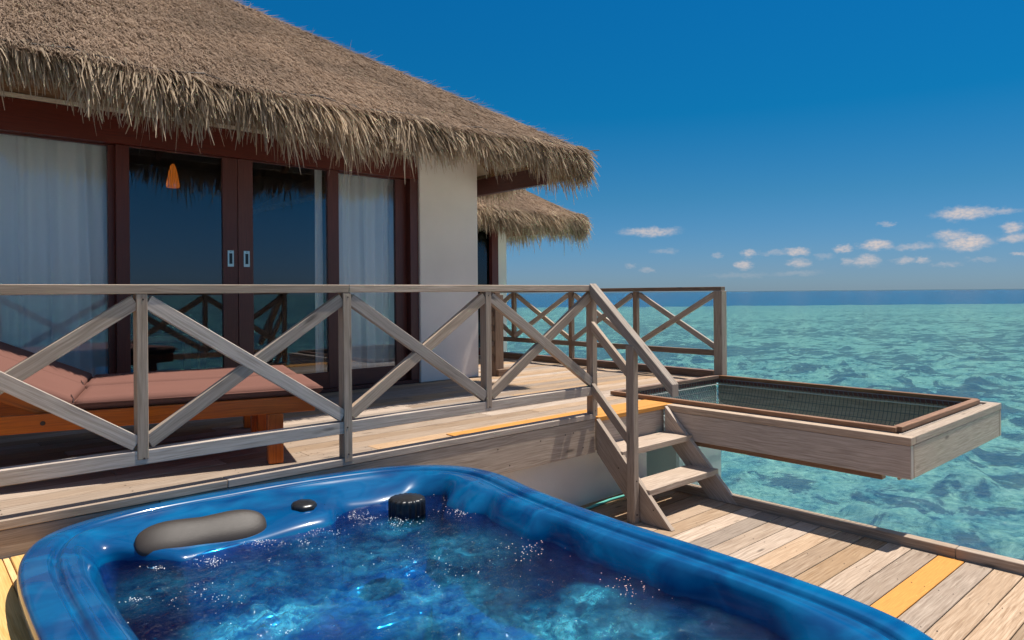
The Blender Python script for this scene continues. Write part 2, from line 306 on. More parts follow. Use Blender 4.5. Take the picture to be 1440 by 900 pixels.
# ------------------------------------------------------------ sea and seabed
ZW = -2.2; F2 = Vector((fw.x, fw.y))
def seabed():
    # grid in polar rings round the deck, coral mounds near by
    rs = np.concatenate([np.linspace(0, 40, 150), np.linspace(41, 380, 200), np.geomspace(400, 30000, 30)])
    th = np.linspace(0, 2*math.pi, 420, endpoint=False); V = []
    for r in rs:
        for a in th:
            x, y = r*math.cos(a)+3, r*math.sin(a)+2
            d = x*F2.x + y*F2.y + 1.2*noise.noise((x*0.02, y*0.02, 3))
            z = -3.15 + 0.35*noise.noise((x*0.12, y*0.12, 0))
            if r < 200:
                c = noise.noise((x*0.55, y*0.55, 7))+0.5*noise.noise((x*1.4, y*1.4, 2))
                if c > 0.18: z += min(0.28, (c-0.18)*1.2)
                z += 0.06*noise.noise((x*3, y*3, 5))
            z -= 1.5*min(1, max(0, (d-12)/240))
            if d > 262: z -= min(30, (d-262)*0.4)
            V.append((x, y, z))
    V = np.array(V); n = len(th); F = []
    idx = np.arange(len(rs)-1)[:, None]*n + np.arange(n)[None, :]
    nx = np.arange(len(rs)-1)[:, None]*n + ((np.arange(n)+1) % n)[None, :]
    F = np.stack([idx, nx, nx+n, idx+n], -1).reshape(-1, 4)
    m, t, b = newmat('reef_floor'); b.inputs['Roughness'].default_value = 0.95; b.inputs['Specular IOR Level'].default_value = 0
    g = N(t, 'ShaderNodeNewGeometry'); co = g.outputs['Position']
    s_ = N(t, 'ShaderNodeSeparateXYZ'); L(t, co, s_.inputs[0])
    n1 = N(t, 'ShaderNodeTexNoise', ins={'Scale': 0.75, 'Detail': 8.0, 'Roughness': 0.66, 'Distortion': 0.5}); L(t, co, n1.inputs[0])
    n2 = N(t, 'ShaderNodeTexNoise', ins={'Scale': 4.2, 'Detail': 9.0, 'Roughness': 0.8, 'Distortion': 1.2}); L(t, co, n2.inputs[0])
    n3 = N(t, 'ShaderNodeTexNoise', ins={'Scale': 0.05, 'Detail': 4.0}); L(t, co, n3.inputs[0])
    # light and dark of the ripples is painted in the water tint; sand colour variation here
    sand = N(t, 'ShaderNodeMix', data_type='RGBA'); n2r = N(t, 'ShaderNodeMapRange', ins={'From Min': 0.36, 'From Max': 0.64}); L(t, n2.outputs[0], n2r.inputs[0]); L(t, n2r.outputs[0], sand.inputs[0]); sand.inputs[6].default_value = (0.24, 0.33, 0.25, 1); sand.inputs[7].default_value = (1.0, 0.98, 0.76, 1)
    coral = N(t, 'ShaderNodeMix', data_type='RGBA'); L(t, n2.outputs[0], coral.inputs[0]); coral.inputs[6].default_value = (0.008, 0.06, 0.13, 1); coral.inputs[7].default_value = (0.36, 0.27, 0.13, 1)
    ad = N(t, 'ShaderNodeMath', operation='MULTIPLY_ADD'); ad.inputs[1].default_value = 0.5; L(t, n3.outputs[0], ad.inputs[0]); L(t, n1.outputs[0], ad.inputs[2])
    cf = N(t, 'ShaderNodeMapRange', ins={'From Min': 0.745, 'From Max': 0.785}); L(t, ad.outputs[0], cf.inputs[0])
    mx = N(t, 'ShaderNodeMix', data_type='RGBA')
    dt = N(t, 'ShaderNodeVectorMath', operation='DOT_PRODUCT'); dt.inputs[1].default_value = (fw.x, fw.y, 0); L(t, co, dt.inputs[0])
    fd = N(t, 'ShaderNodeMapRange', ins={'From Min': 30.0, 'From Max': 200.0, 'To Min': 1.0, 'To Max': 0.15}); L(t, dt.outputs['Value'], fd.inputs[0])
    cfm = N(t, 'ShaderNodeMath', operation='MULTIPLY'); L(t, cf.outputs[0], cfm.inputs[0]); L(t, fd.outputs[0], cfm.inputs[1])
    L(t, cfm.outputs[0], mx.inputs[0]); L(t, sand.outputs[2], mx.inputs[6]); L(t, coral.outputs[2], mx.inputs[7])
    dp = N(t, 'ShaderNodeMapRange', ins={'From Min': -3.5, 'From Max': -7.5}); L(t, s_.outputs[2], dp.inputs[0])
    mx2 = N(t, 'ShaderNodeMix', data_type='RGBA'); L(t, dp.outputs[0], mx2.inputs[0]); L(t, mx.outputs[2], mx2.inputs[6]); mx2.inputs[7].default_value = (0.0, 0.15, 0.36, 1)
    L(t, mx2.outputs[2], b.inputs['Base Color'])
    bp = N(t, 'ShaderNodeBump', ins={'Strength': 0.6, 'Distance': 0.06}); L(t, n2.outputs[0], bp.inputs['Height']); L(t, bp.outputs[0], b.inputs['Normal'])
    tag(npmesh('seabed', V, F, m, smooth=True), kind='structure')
seabed()
def sea():
    rs = np.concatenate([np.linspace(0, 30, 130), np.geomspace(30.5, 45000, 60)]); n = 300
    th = np.linspace(0, 2*math.pi, n, endpoint=False); V = []
    for r in rs:
        for a in th:
            x, y = r*math.cos(a)+3, r*math.sin(a)+2
            z = ZW + (0.02*noise.noise((x*0.9, y*1.1, 1))*(1-r/30) if r < 30 else 0)
            V.append((x, y, z))
    V = np.array(V)
    idx = np.arange(len(rs)-1)[:, None]*n + np.arange(n)[None, :]
    nx = np.arange(len(rs)-1)[:, None]*n + ((np.arange(n)+1) % n)[None, :]
    F = np.stack([idx, nx, nx+n, idx+n], -1).reshape(-1, 4)
    m, t, b = newmat('lagoon_water'); t.nodes.remove(b)
    g = N(t, 'ShaderNodeNewGeometry'); P_ = g.outputs['Position']
    def nz_(sc, de, ro=0.55, di=0.0, wx=1.0, wy=1.0):
        vt = N(t, 'ShaderNodeMapping'); vt.inputs['Rotation'].default_value = (0, 0, -0.5); vt.inputs['Scale'].default_value = (wx, wy, 1); L(t, P_, vt.inputs[0])
        q = N(t, 'ShaderNodeTexNoise', ins={'Scale': sc, 'Detail': de, 'Roughness': ro, 'Distortion': di}); L(t, vt.outputs[0], q.inputs[0]); return q.outputs[0]
    a1, a2, a3 = nz_(5.5, 7.0, .66, .8), nz_(0.9, 4.0, .55, .4, 1, 1.6), nz_(0.16, 3.0)
    b1 = N(t, 'ShaderNodeBump', ins={'Strength': 1.0, 'Distance': 0.018}); L(t, a1, b1.inputs['Height'])
    b2 = N(t, 'ShaderNodeBump', ins={'Strength': 1.0, 'Distance': 0.09}); L(t, a2, b2.inputs['Height']); L(t, b1.outputs[0], b2.inputs['Normal'])
    wsum = N(t, 'ShaderNodeMath', operation='MULTIPLY_ADD'); wsum.inputs[1].default_value = 0.9; L(t, a2, wsum.inputs[0]); L(t, a1, wsum.inputs[2])
    wv = N(t, 'ShaderNodeMapRange', ins={'From Min': 0.80, 'From Max': 1.02}); L(t, wsum.outputs[0], wv.inputs[0])
    tcol = N(t, 'ShaderNodeMix', data_type='RGBA'); L(t, wv.outputs[0], tcol.inputs[0])  # bright and dark ripple streaks painted into the tint by wave noise
    tcol.inputs[6].default_value = (0.22, 0.50, 0.57, 1); tcol.inputs[7].default_value = (0.66, 0.93, 0.87, 1)
    tr = N(t, 'ShaderNodeBsdfTransparent'); L(t, tcol.outputs[2], tr.inputs[0])
    rf = N(t, 'ShaderNodeBsdfRefraction'); rf.inputs['IOR'].default_value = 1.33; rf.inputs['Roughness'].default_value = 0.02; L(t, tcol.outputs[2], rf.inputs[0]); L(t, b2.outputs[0], rf.inputs['Normal'])
    mt_ = N(t, 'ShaderNodeMixShader'); mt_.inputs[0].default_value = 0.35; L(t, tr.outputs[0], mt_.inputs[1]); L(t, rf.outputs[0], mt_.inputs[2])
    gl = N(t, 'ShaderNodeBsdfGlossy'); gl.inputs['Roughness'].default_value = 0.10; L(t, b2.outputs[0], gl.inputs['Normal'])
    fr = N(t, 'ShaderNodeFresnel'); fr.inputs[0].default_value = 1.33; L(t, b2.outputs[0], fr.inputs['Normal'])
    fm = N(t, 'ShaderNodeMapRange', ins={'From Min': 0.0, 'From Max': 1.0, 'To Min': 0.0, 'To Max': 0.55}); L(t, fr.outputs[0], fm.inputs[0])
    ms = N(t, 'ShaderNodeMixShader'); L(t, fm.outputs[0], ms.inputs[0]); L(t, mt_.outputs[0], ms.inputs[1]); L(t, gl.outputs[0], ms.inputs[2])
    L(t, ms.outputs[0], t.nodes['Material Output'].inputs[0])
    tag(npmesh('sea', V, F, m, smooth=True), kind='structure')
sea()

# ------------------------------------------------------------ decks
def nails(mb, x, y, z):
    for dy in (-0.035, 0.035):
        if random.random() < 0.85:
            xx, yy = x+random.uniform(-.006, .006), y+dy+random.uniform(-.008, .008); r = random.uniform(.0028, .0045)
            vs = [mb.bm.verts.new((xx+r*math.cos(k*1.047), yy+r*math.sin(k*1.047), z+0.0012)) for k in range(6)]
            f = mb.bm.faces.new(vs); f.material_index = 1
def deck(name, x0, x1, y0, y1, ztop, w=0.14, gap=0.006, fresh=(), cut=None, seglen=(2.2, 3.4), joists=(), full=False, seq=None):
    mb = MB(); y = y0; i = 0
    while y < y1-0.02:
        yb = min(y+w, y1); xs = x0; xe = x1
        if cut and y+0.5*w < cut[1]: xe = cut[0]
        x = xs
        while x < xe-0.01:
            ln = (xe-x) if full else random.uniform(*seglen)
            xb = min(x+ln, xe)
            if xe-xb < 0.5: xb = xe
            fr = 1.0 if any(a < (x+xb)/2 < b and c-0.01 <= y < d for (a, b, c, d) in fresh) else 0.0
            mb.box(x, xb-0.003, y, yb-gap, ztop-0.028, ztop+random.uniform(-.0012, .0012), bev=0.0025, axis='x', fresh=fr)
            for j in list(joists)+[x+0.03, xb-0.03]:
                if x < j < xb: nails(mb, j, (y+yb)/2, ztop+0.001)
            x = xb
        y += w; i += 1
    return tag(mb.build(name, [M_deck, M_nail]), kind='structure')
jo = [0.35+0.5*k for k in range(-6, 14)]
KY = 3.41
# upper deck: boards run along the house; the front one is fresh timber on its right end
mb = MB()
deck('upper_deck', -4.0, 6.60, 3.487, 8.0, 0.0, w=0.141, cut=(4.80, 4.09), joists=jo, fresh=())
deck('upper_deck_front_board', -4.0, 2.75, 3.40, 3.484, -0.002, w=0.084, joists=())
deck('upper_deck_fresh_board', 2.753, 4.795, 3.425, 3.484, 0.0, w=0.059, joists=())
for o in list(col.objects):
    if o.name in ('upper_deck_front_board', 'upper_deck_fresh_board'):
        bpy.data.objects.remove(o)
def deck_edge():
    m = MB()   # fresh orange board laid just inside the kerb
    m.box(2.70, 4.795, 3.489, 3.70, 0.0030, 0.0065, bev=0.001, axis='x', fresh=1.0, rnd=0.5)
    m.box(3.873, 4.795, 3.418, 3.488, -0.026, 0.005, bev=0.001, axis='x', fresh=1.0, rnd=0.45)
    return tag(m.build('deck_fresh_boards', M_deck), kind='structure')
deck_edge()
def kerbs():
    m = MB()
    m.box(-4, 1.2, KY, KY+0.078, 0.0, 0.038, axis='x'); m.box(1.203, 3.835, KY, KY+0.078, 0.0, 0.038, axis='x')
    tag(m.build('upper_deck_kerb', M_grey), kind='structure')
    m = MB()
    m.box(6.515, 6.62, 4.16, 8.0, 0.0, 0.075, axis='y')
    tag(m.build('far_deck_kerb', M_brown), kind='structure')
    m = MB()
    m.box(-4, 0.9, KY+0.006, KY+0.05, -0.245, -0.003, axis='x'); m.box(0.903, 3.835, KY+0.006, KY+0.05, -0.245, -0.003, axis='x')
    m.box(3.876, 4.692, KY+0.030, KY+0.07, -0.245, -0.03, axis='x')
    m.box(6.56, 6.612, 4.16, 8.0, -0.25, -0.03, axis='y')
    for x_, z_ in ((3.52, -0.075), (3.60, -0.072), (3.28, -0.082), (2.9, -0.08), (3.0, -0.2), (3.7, -0.19)): m.lathe([(0.005, 0), (0.005, 0.0015)], (x_, KY+0.0062, z_), 8, (0, -1, 0), mi=1)
    for x in (0.5, 2.0, 3.3): m.box(x, x+0.06, 3.64, 7.9, -0.20, -0.032, axis='y')
    tag(m.build('upper_deck_beam', [M_grey, M_nail]), kind='structure')
kerbs()
# lower deck: boards run the same way and end at the sea-side kerb
ZL = -0.658
def lower_deck():
    m = MB(); y = 3.60; k = 0
    ys = []
    while y > -1.6:
        ys.append(y); y -= 0.1405
    off = min(ys, key=lambda q: abs(q-1.438)) - 1.438
    for yt in ys:
        yt -= off; fr = 1.0 if abs(yt-1.438) < 0.02 else 0.0
        m.box(-1.5, 4.652, yt-0.135, yt, ZL-0.028, ZL+random.uniform(-.001, .001), bev=0.0025, axis='x', fresh=fr, rnd=random.random())
        for x in (4.60, 4.1, 3.6, 3.1, 2.6): nails(m, x, yt-0.068, ZL+0.001)
    tag(m.build('lower_deck', [M_deck, M_nail]), kind='structure')
    m = MB(); m.box(4.655, 4.725, -1.6, 1.35, ZL-0.12, -0.598, axis='y'); m.box(4.655, 4.725, 1.353, 3.50, ZL-0.12, -0.598, axis='y')
    tag(m.build('lower_deck_kerb', M_grey), kind='structure')
    m = MB()
    for x in (3.0, 3.9, 4.55): m.box(x, x+0.07, -1.6, 3.4, ZL-0.20, ZL-0.03, axis='y')
    tag(m.build('lower_deck_beams', M_grey), kind='structure')
lower_deck()
m = MB()
xs = 0.322
for k in range(6):
    m.box(xs-0.125, xs, -1.0, 3.404, -0.135, -0.11+random.uniform(-.001, .001), bev=0.0025, axis='y'); xs -= 0.131
m.box(0.326, 0.345, -1.0, 3.404, -0.135, -0.112, bev=0.001, axis='y'); m.box(0.350, 0.475, 3.10, 3.404, -0.135, -0.110, bev=0.0025, axis='y')
tag(m.build('side_boards', M_pine), kind='structure')
m = MB(); m.box(-1.5, 4.62, 3.56, 3.72, -1.2, -0.262, bev=0.004, axis='x')
skirt = m.build('plinth_wall', M_white); tag(skirt, 'white rendered plinth wall below the upper deck, behind the steps', 'wall')
m = MB(); m.box(5.05, 5.74, 3.56, 4.2, -3.6, -0.262, bev=0.02, axis='z')
tag(m.build('concrete_pillar', M_conc), 'pale concrete pillar standing in the sea under the net frame', 'pillar')
m = MB(); m.box(2.0, 2.3, 1.0, 1.3, -3.6, ZL-0.21, axis='z'); m.box(4.3, 4.6, 0.2, 0.5, -3.6, ZL-0.21, axis='z'); m.box(6.0, 6.35, 7.0, 7.35, -3.6, -0.262, axis='z')
tag(m.build('deck_piles', M_conc), kind='structure')

# ------------------------------------------------------------ railings
def brace(parent, a, b, w=0.064, t=0.032, up=(0, 1, 0), name='brace'):
    m = MB(); m.bar(a, b, w, t, up); return m.build(name, M_grey, parent)
def front_railing():
    T = thing('deck_railing', 'long weathered wooden railing with crossed braces along the front of the upper deck', 'railing', (1.8, 3.45, 0))
    m = MB(); m.box(-2.2, 1.85, KY-0.002, KY+0.074, 0.930, 0.972, axis='x'); m.box(1.853, 3.862, KY-0.002, KY+0.074, 0.930, 0.972, axis='x', rnd=0.8)
    m.build('top_rail', M_grey, T)
    m = MB(); m.box(-2.2, 3.80, KY+0.003, KY+0.066, 0.172, 0.236, axis='x'); m.build('bottom_rail', M_grey, T)
    posts = [(-1.16, 1), (-0.16, 0), (0.835, 0), (1.840, 1), (2.830, 0), (3.826, 1)]
    for x, full in posts:
        z0 = 0.039 if full else 0.195
        m = MB(); m.box(x-0.023, x+0.023, KY, KY+0.062, z0, 0.930, axis='z', rnd=0.25)
        if full and x > 0: m.box(x-0.023, x+0.023, KY-0.003, KY, 0.02, 0.92, axis='z', rnd=0.25, bev=0.0005)
        m.build('post', M_grey, T)
    for x, full in posts[2:]:
        for z in ((0.905, 0.20) if not full else (0.905, 0.205, 0.06)):
            m = MB(); m.lathe([(0.0045, 0), (0.0045, 0.0012)], (x+random.uniform(-.006, .006), KY-(0.0032 if full else 0.0002), z), 8, (0, -1, 0)); m.build('screw_head', M_nail, T)
    for i in range(len(posts)-1):
        xa = posts[i][0]+0.024; xb = posts[i+1][0]-0.024; zt, zb = 0.895, 0.268
        brace(T, (xa, KY+0.020, zt), (xb, KY+0.020, zb), t=0.035); brace(T, (xa, KY+0.0245, zb), (xb, KY+0.0245, zt), t=0.035)
    return T
front_railing()
def stair_railing():
    T = thing('stair_railing', 'sloping wooden handrail with newel post beside the short steps', 'handrail', (3.81, 3.04, ZL))
    x0, x1 = 3.775, 3.845; xm = (x0+x1)/2
    m = MB(); m.prism([(x0, 3.41, 0.985), (x0, 2.70, 0.318), (x0, 2.70, 0.235), (x0, 3.41, 0.895)], (1, 0, 0), x1-x0, (0, -1, -0.94), bev=0.003); m.build('handrail', M_grey, T)
    m = MB(); m.prism([(x0+.015, 3.41, 0.71), (x0+.015, 3.085, 0.405), (x0+.015, 3.085, 0.325), (x0+.015, 3.41, 0.630)], (1, 0, 0), 0.035, (0, -1, -0.94)); m.build('middle_rail', M_grey, T)
    m = MB(); m.prism([(x0+.015, 3.41, 0.262), (x0+.015, 3.085, -0.055), (x0+.015, 3.085, -0.135), (x0+.015, 3.41, 0.182)], (1, 0, 0), 0.035, (0, -1, -0.96)); m.build('bottom_rail', M_grey, T)
    m = MB(); m.box(3.768, 3.822, 3.012, 3.078, ZL, 0.552, axis='z'); 
    m.build('newel_post', M_grey, T)
    for z in (-0.37, -0.60):
        m = MB(); m.lathe([(0.006, 0), (0.006, 0.0035)], (3.795, 3.0125, z), 8, (0, -1, 0)); m.build('screw_head', M_nail, T)
stair_railing()
def far_railing():
    T = thing('far_railing', 'wooden railing with crossed braces along the far side of the deck, before open water', 'railing', (6.57, 5.5, 0))
    X = 6.57
    m = MB(); m.box(X-0.035, X+0.045, 4.05, 8.0, 0.925, 0.968, axis='y'); m.build('top_rail', M_wbrown, T)
    m = MB(); m.box(X-0.025, X+0.025, 4.10, 8.0, 0.235, 0.295, axis='y'); m.build('bottom_rail', M_wbrown, T)
    ps = [4.10, 5.20, 6.25, 7.36, 8.40]
    for i, y in enumerate(ps[:-1]):
        m = MB()
        if i == 0: m.box(X-0.04, X+0.055, y-0.06, y+0.04, 0.004, 0.924, axis='z')
        else: m.box(X-0.028, X+0.028, y-0.028, y+0.028, 0.076 if i % 2 == 0 else 0.296, 0.924, axis='z')
        m.build('post', M_wbrown if i else M_grey, T)
    for i in range(4):
        ya, yb = ps[i]+0.04, min(ps[i+1]-0.03, 7.99); k = (yb-ya)/(ps[i+1]-ps[i]-0.07)
        zt, zb = 0.89, 0.315
        brace(T, (X-0.012, ya, zt), (X-0.012, yb, zt+(zb-zt)*k), 0.06, 0.03, (1, 0, 0)); brace(T, (X+0.022, ya, zb), (X+0.022, yb, zb+(zt-zb)*k), 0.06, 0.03, (1, 0, 0))
far_railing()

# ------------------------------------------------------------ steps
def steps():
    T = thing('wooden_steps', 'short flight of weathered wooden steps between the two decks', 'steps', (4.25, 2.8, ZL))
    for x in (3.832, 4.655):
        m = MB(); m.prism([(x, 3.405, 0.0), (x, 2.755, ZL+0.001), (x, 3.0, ZL+0.001), (x, 3.405, -0.245)], (1, 0, 0), 0.038, (0, -1, -1), bev=0.002); m.build('stringer', M_grey, T)
    for y, z in ((3.19, -0.205), (2.958, -0.430)):
        m = MB(); m.box(3.85, 4.70, y-0.012, y+0.225, z-0.043, z, axis='x', rnd=0.85); m.build('tread', M_deck, T)
    for x, y, z in ((4.66, 3.35, -0.06), (4.66, 2.86, ZL+.1), (3.831, 3.2, -.32), (3.831, 2.9, -.55)):
        m = MB(); m.lathe([(0.005, 0), (0.005, 0.002)], (x, y, z), 8, (-1, 0, 0)); m.build('nail_head', M_nail, T)
steps()

# ------------------------------------------------------------ overwater net
def net_frame():
    T = thing('net_lounge', 'wooden frame with a sunken net reaching out over the turquoise water', 'net', (5.7, 2.8, 0))
    def tint_box(nm, *a, **k):
        mat = k.pop('mat', M_grey); m = MB()
        m.box(*a, **k); return m.build(nm, mat, T)
    for nm, (x0, x1, y0, y1) in dict(near=(4.70, 4.752, 1.60, 3.43), far=(6.61, 6.66, 1.60, 4.04)).items():
        tint_box('side_beam', x0+0.003, x1-0.003, y0+0.003, y1, -0.256, -0.048, axis='y'); tint_box('side_cap', x0, x1+0.03 if nm == 'near' else x1, y0, y1, -0.046, 0.004, axis='y')
    tint_box('end_beam', 4.757, 6.604, 1.603, 1.65, -0.256, -0.048, axis='x'); tint_box('end_cap', 4.785, 6.608, 1.60, 1.682, -0.046, 0.0035, axis='x')
    tint_box('ledger', 4.725, 4.785, 1.78, 3.55, -0.292, -0.258, axis='y', mat=M_brown)
    tint_box('ledger', 6.56, 6.62, 1.78, 3.6, -0.292, -0.258, axis='y', mat=M_brown)
    for x in (5.2, 5.8): tint_box('bearer', x, x+.07, 3.6, 7.0, -0.33, -0.262, axis='y', mat=M_brown)
    # rim bars clamping the net
    xa, xb, ya, yb = 4.815, 6.50, 1.725, 4.09
    tint_box('rim_bar', xa-0.025, xa+0.022, ya, yb, 0.006, 0.040, axis='y', mat=M_brown, rnd=0.9)
    tint_box('rim_bar', xb-0.02, xb+0.03, ya, yb, 0.006, 0.040, axis='y', mat=M_brown)
    tint_box('rim_bar', xa+0.024, xb-0.022, ya-0.025, ya+0.03, 0.006, 0.041, axis='x', mat=M_brown, rnd=0.9)
    tint_box('rim_bar', xa+0.024, xb-0.022, yb-0.045, yb, 0.006, 0.041, axis='x', mat=M_brown)
    tint_box('lining', xa-0.03, xb+0.03, ya-0.03, ya-0.012, -0.29, -0.0, axis='x'); tint_box('lining', xa+0.0, xb, yb+0.004, yb+0.03, -0.28, -0.03, axis='x', mat=M_conc)
    tint_box('lining', xb+0.030, xb+0.05, ya, yb, -0.29, -0.0, axis='y')
    # lower dark bars with lacing
    for nm, b in (('n', (xa-0.022, xa+0.02, ya, yb)), ('f', (xb-0.02, xb+0.026, ya, yb))):
        tint_box('lace_bar', b[0], b[1], b[2], b[3], -0.034, 0.0, axis='y', mat=M_mahog)
    tint_box('lace_bar', xa+.024, xb-.022, yb-0.04, yb, -0.034, 0.0, axis='x', mat=M_mahog); tint_box('lace_bar', xa+.024, xb-.022, ya-0.02, ya+0.025, -0.034, 0.0, axis='x', mat=M_mahog)
    mb = MB()
    for k in range(56):
        y = ya+0.02+(yb-ya-0.04)*k/55
        for x in (xa, xb): mb.bar((x-0.026, y, -0.036), (x-0.026, y+0.012, 0.004), 0.004, 0.004, (1, 0, 0), 0); mb.bar((x+0.028, y, -0.04), (x+0.028, y, 0.004), 0.004, 0.004, (1, 0, 0), 0)
    for k in range(40):
        x = xa+0.03+(xb-xa-0.06)*k/39
        mb.bar((x, ya-0.024, -0.03), (x+0.01, ya-0.024, 0.006), 0.004, 0.004, (0, 1, 0), 0)
        mb.bar((x, yb-0.05, -0.03), (x, yb-0.05, 0.005), 0.004, 0.004, (0, 1, 0), 0)
    tag(mb.build('lacing', M_net, T), kind='stuff')
    # the sagging net: crossing cords
    eg = lambda t: 1-max(0, 1-min(t, 1-t)/0.07)**2
    sag = lambda u, v: -0.03 - 0.20*min(eg(u), eg(v)) - 0.09*(1-abs(2*u-1)**2)*(1-abs(2*v-1)**2)
    V = []; F = []
    def cord(pts, r):
        for i in range(len(pts)-1):
            a, b = Vector(pts[i]), Vector(pts[i+1]); d = (b-a).normalized(); s_ = d.cross(Vector((0, 0, 1))).normalized()*r; u_ = s_.cross(d).normalized()*r
            k = len(V)
            for p in (a, b): V.extend([tuple(p+s_), tuple(p+u_), tuple(p-s_), tuple(p-u_)])
            for j in range(4): F.append((k+j, k+(j+1) % 4, k+4+(j+1) % 4, k+4+j))
    nu, nv = 48, 68
    TT = [0, .01, .025, .045, .07, .12, .2, .35, .5, .65, .8, .88, .93, .955, .975, .99, 1]
    for i in range(nu+1):
        u = i/nu; cord([(xa+(xb-xa)*u, ya+(yb-ya)*v, sag(u, v)) for v in TT], 0.003)
    for j in range(nv+1):
        v = j/nv; cord([(xa+(xb-xa)*u, ya+(yb-ya)*v, sag(u, v)) for u in TT], 0.003)
    o = npmesh('net', np.array(V), np.array(F), M_net, T); o.matrix_parent_inverse = T.matrix_world.inverted()
    # pale rope round the sides
    mb = MB(); z = -0.05
    mb.tube([(xa+.03, yb-0.05, z), (xb-.03, yb-0.05, z), (xb-0.03, ya+.03, z), (xa+.03, ya+.03, z)], 0.006)
    mb.build('edge_rope', M_rope, T)
    # post top seen through the net
    tint_box('strut', 5.62, 5.70, 3.45, 3.53, -0.40, -0.26, axis='z', mat=M_mahog)
net_frame()

# ------------------------------------------------------------ bungalow
B = thing('bungalow', 'white walled bungalow with thatched roof and dark red wooden glass doors', 'bungalow', (1.5, 6.5, 0))
FY = 6.08
def bpart(name, mat, *a, parent=B, **k):
    m = MB(); m.box(*a, **k); return m.build(name, mat, parent)
# walls (white render) with depth
bpart('wall', M_white, 4.09, 4.855, FY-0.05, FY+0.25, 0.002, 2.60, axis='z', bev=0.006)
m = MB(); m.box(4.655, 4.853, FY+0.252, 11.0, 0.002, 2.6, axis='y', bev=0.006); m.box(-5.0, 4.65, 10.8, 11.0, 0.002, 2.6, axis='x'); m.box(-5.0, -4.8, FY+0.3, 10.8, 0.002, 2.6, axis='y')
m.build('wall', M_white, B)
m = MB(); m.box(-4.78, 4.65, FY+0.26, 10.75, -0.02, 0.012, bev=0, axis='x'); m.build('room_floor', M_ifloor, B)
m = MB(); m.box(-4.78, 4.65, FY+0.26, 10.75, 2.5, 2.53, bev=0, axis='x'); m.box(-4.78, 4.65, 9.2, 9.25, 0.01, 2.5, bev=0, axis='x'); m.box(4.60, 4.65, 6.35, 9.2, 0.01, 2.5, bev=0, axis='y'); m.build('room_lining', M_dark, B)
# timber facade: header, jambs and sill
m = MB(); m.box(-4.8, 4.088, FY-0.03, FY+0.09, 2.10, 2.335, axis='x'); m.build('door_header', M_mahog, B)
m = MB(); m.box(-4.8, 4.088, FY-0.045, FY+0.0, 2.337, 2.368, axis='x'); m.build('trim_strip', M_trim, B)
m = MB(); m.box(-4.8, 4.6, FY-0.02, FY+0.03, 2.370, 2.62, axis='x'); m.build('wall_plate', M_soffit, B)
m = MB(); m.box(-4.8, 4.088, FY-0.02, FY+0.10, 0.002, 0.035, axis='x'); m.build('door_track', M_mahog, B)
m = MB(); m.box(3.99, 4.088, FY-0.025, FY+0.09, 0.036, 2.098, axis='z'); m.build('door_jamb', M_mahog, B)
def panel(name, x0, x1, yoff, sl, sr, parent=B, bottom=0.19, top=2.095, glass_only=False):
    """sliding leaf: stiles sl / sr wide, rails, glass"""
    m = MB(); y0, y1 = FY+yoff, FY+yoff+0.042
    m.box(x0, x0+sl, y0, y1, 0.037, 2.098, axis='z'); m.box(x1-sr, x1, y0, y1, 0.037, 2.098, axis='z')
    m.box(x0+sl, x1-sr, y0+.002, y1-.002, 0.037, bottom, axis='x'); m.box(x0+sl, x1-sr, y0+.002, y1-.002, 2.088, 2.098, axis='x')
    f = m.build(name, M_mahog, parent)
    m = MB(); m.box(x0+sl-.004, x1-sr+.004, y0+0.017, y0+0.023, bottom-.004, 2.089, bev=0, axis='z'); g = m.build('glass_pane', M_glass, None)
    g.parent = f; g.matrix_parent_inverse = f.matrix_world.inverted()
    return f
def child(o, parent):
    bpy.context.view_layer.update(); o.parent = parent; o.matrix_parent_inverse = parent.matrix_world.inverted(); return o
panel('window_leaf', -1.05, 0.10, 0.048, 0.10, 0.07)
panel('window_leaf', 0.10, 1.40, 0.048, 0.07, 0.135)
dl = panel('door_leaf', 1.31, 2.243, -0.002, 0.095, 0.125)
dr = panel('door_leaf', 2.247, 3.20, -0.002, 0.130, 0.115)
panel('window_leaf', 3.10, 3.99, 0.048, 0.10, 0.13)
for x, leaf in ((2.181, dl), (2.318, dr)):
    m = MB(); y = FY-0.0065
    m.box(x-0.026, x+0.026, y, y+0.0055, 1.165, 1.305, bev=0.0015, axis='z')
    h = m.build('door_pull', M_metal); child(h, leaf)
    m = MB(); m.box(x-0.013, x+0.013, y-0.0012, y+0.002, 1.19, 1.28, bev=0.0005, axis='z'); m.box(x-0.003, x+0.003, y-0.0012, y+0.002, 1.29, 1.297, bev=0, axis='x'); c_ = m.build('pull_recess', M_black); child(c_, leaf)
# curtains
def curtain(x0, x1, y, folds, amp, name='curtain', z0=0.05, z1=2.42, parent=B):
    n = int((x1-x0)/0.006); V = []; F = []
    zs = np.linspace(z1, z0, 14)
    for iz, z in enumerate(zs):
        k = iz/13
        for i in range(n+1):
            x = x0+(x1-x0)*i/n; ph = i/n*folds*2*math.pi
            w = noise.noise((x*2.1, 0.3, k*0.5+3))
            yy = y + amp*(1.6*abs(math.sin(ph*0.5+1.9*w))**0.7-0.8+0.25*math.sin(2.3*ph+w*5))*(0.75+0.4*k) + 0.01*w
            V.append((x+0.015*k*math.sin(ph*1.3), yy, z))
    n1 = n+1
    for iz in range(13):
        for i in range(n): F.append((iz*n1+i, iz*n1+i+1, (iz+1)*n1+i+1, (iz+1)*n1+i))
    o = npmesh(name, np.array(V), np.array(F), M_curtain, parent, smooth=True); o.matrix_parent_inverse = parent.matrix_world.inverted()
    md = o.modifiers.new('thick', 'SOLIDIFY'); md.thickness = 0.002
    return o
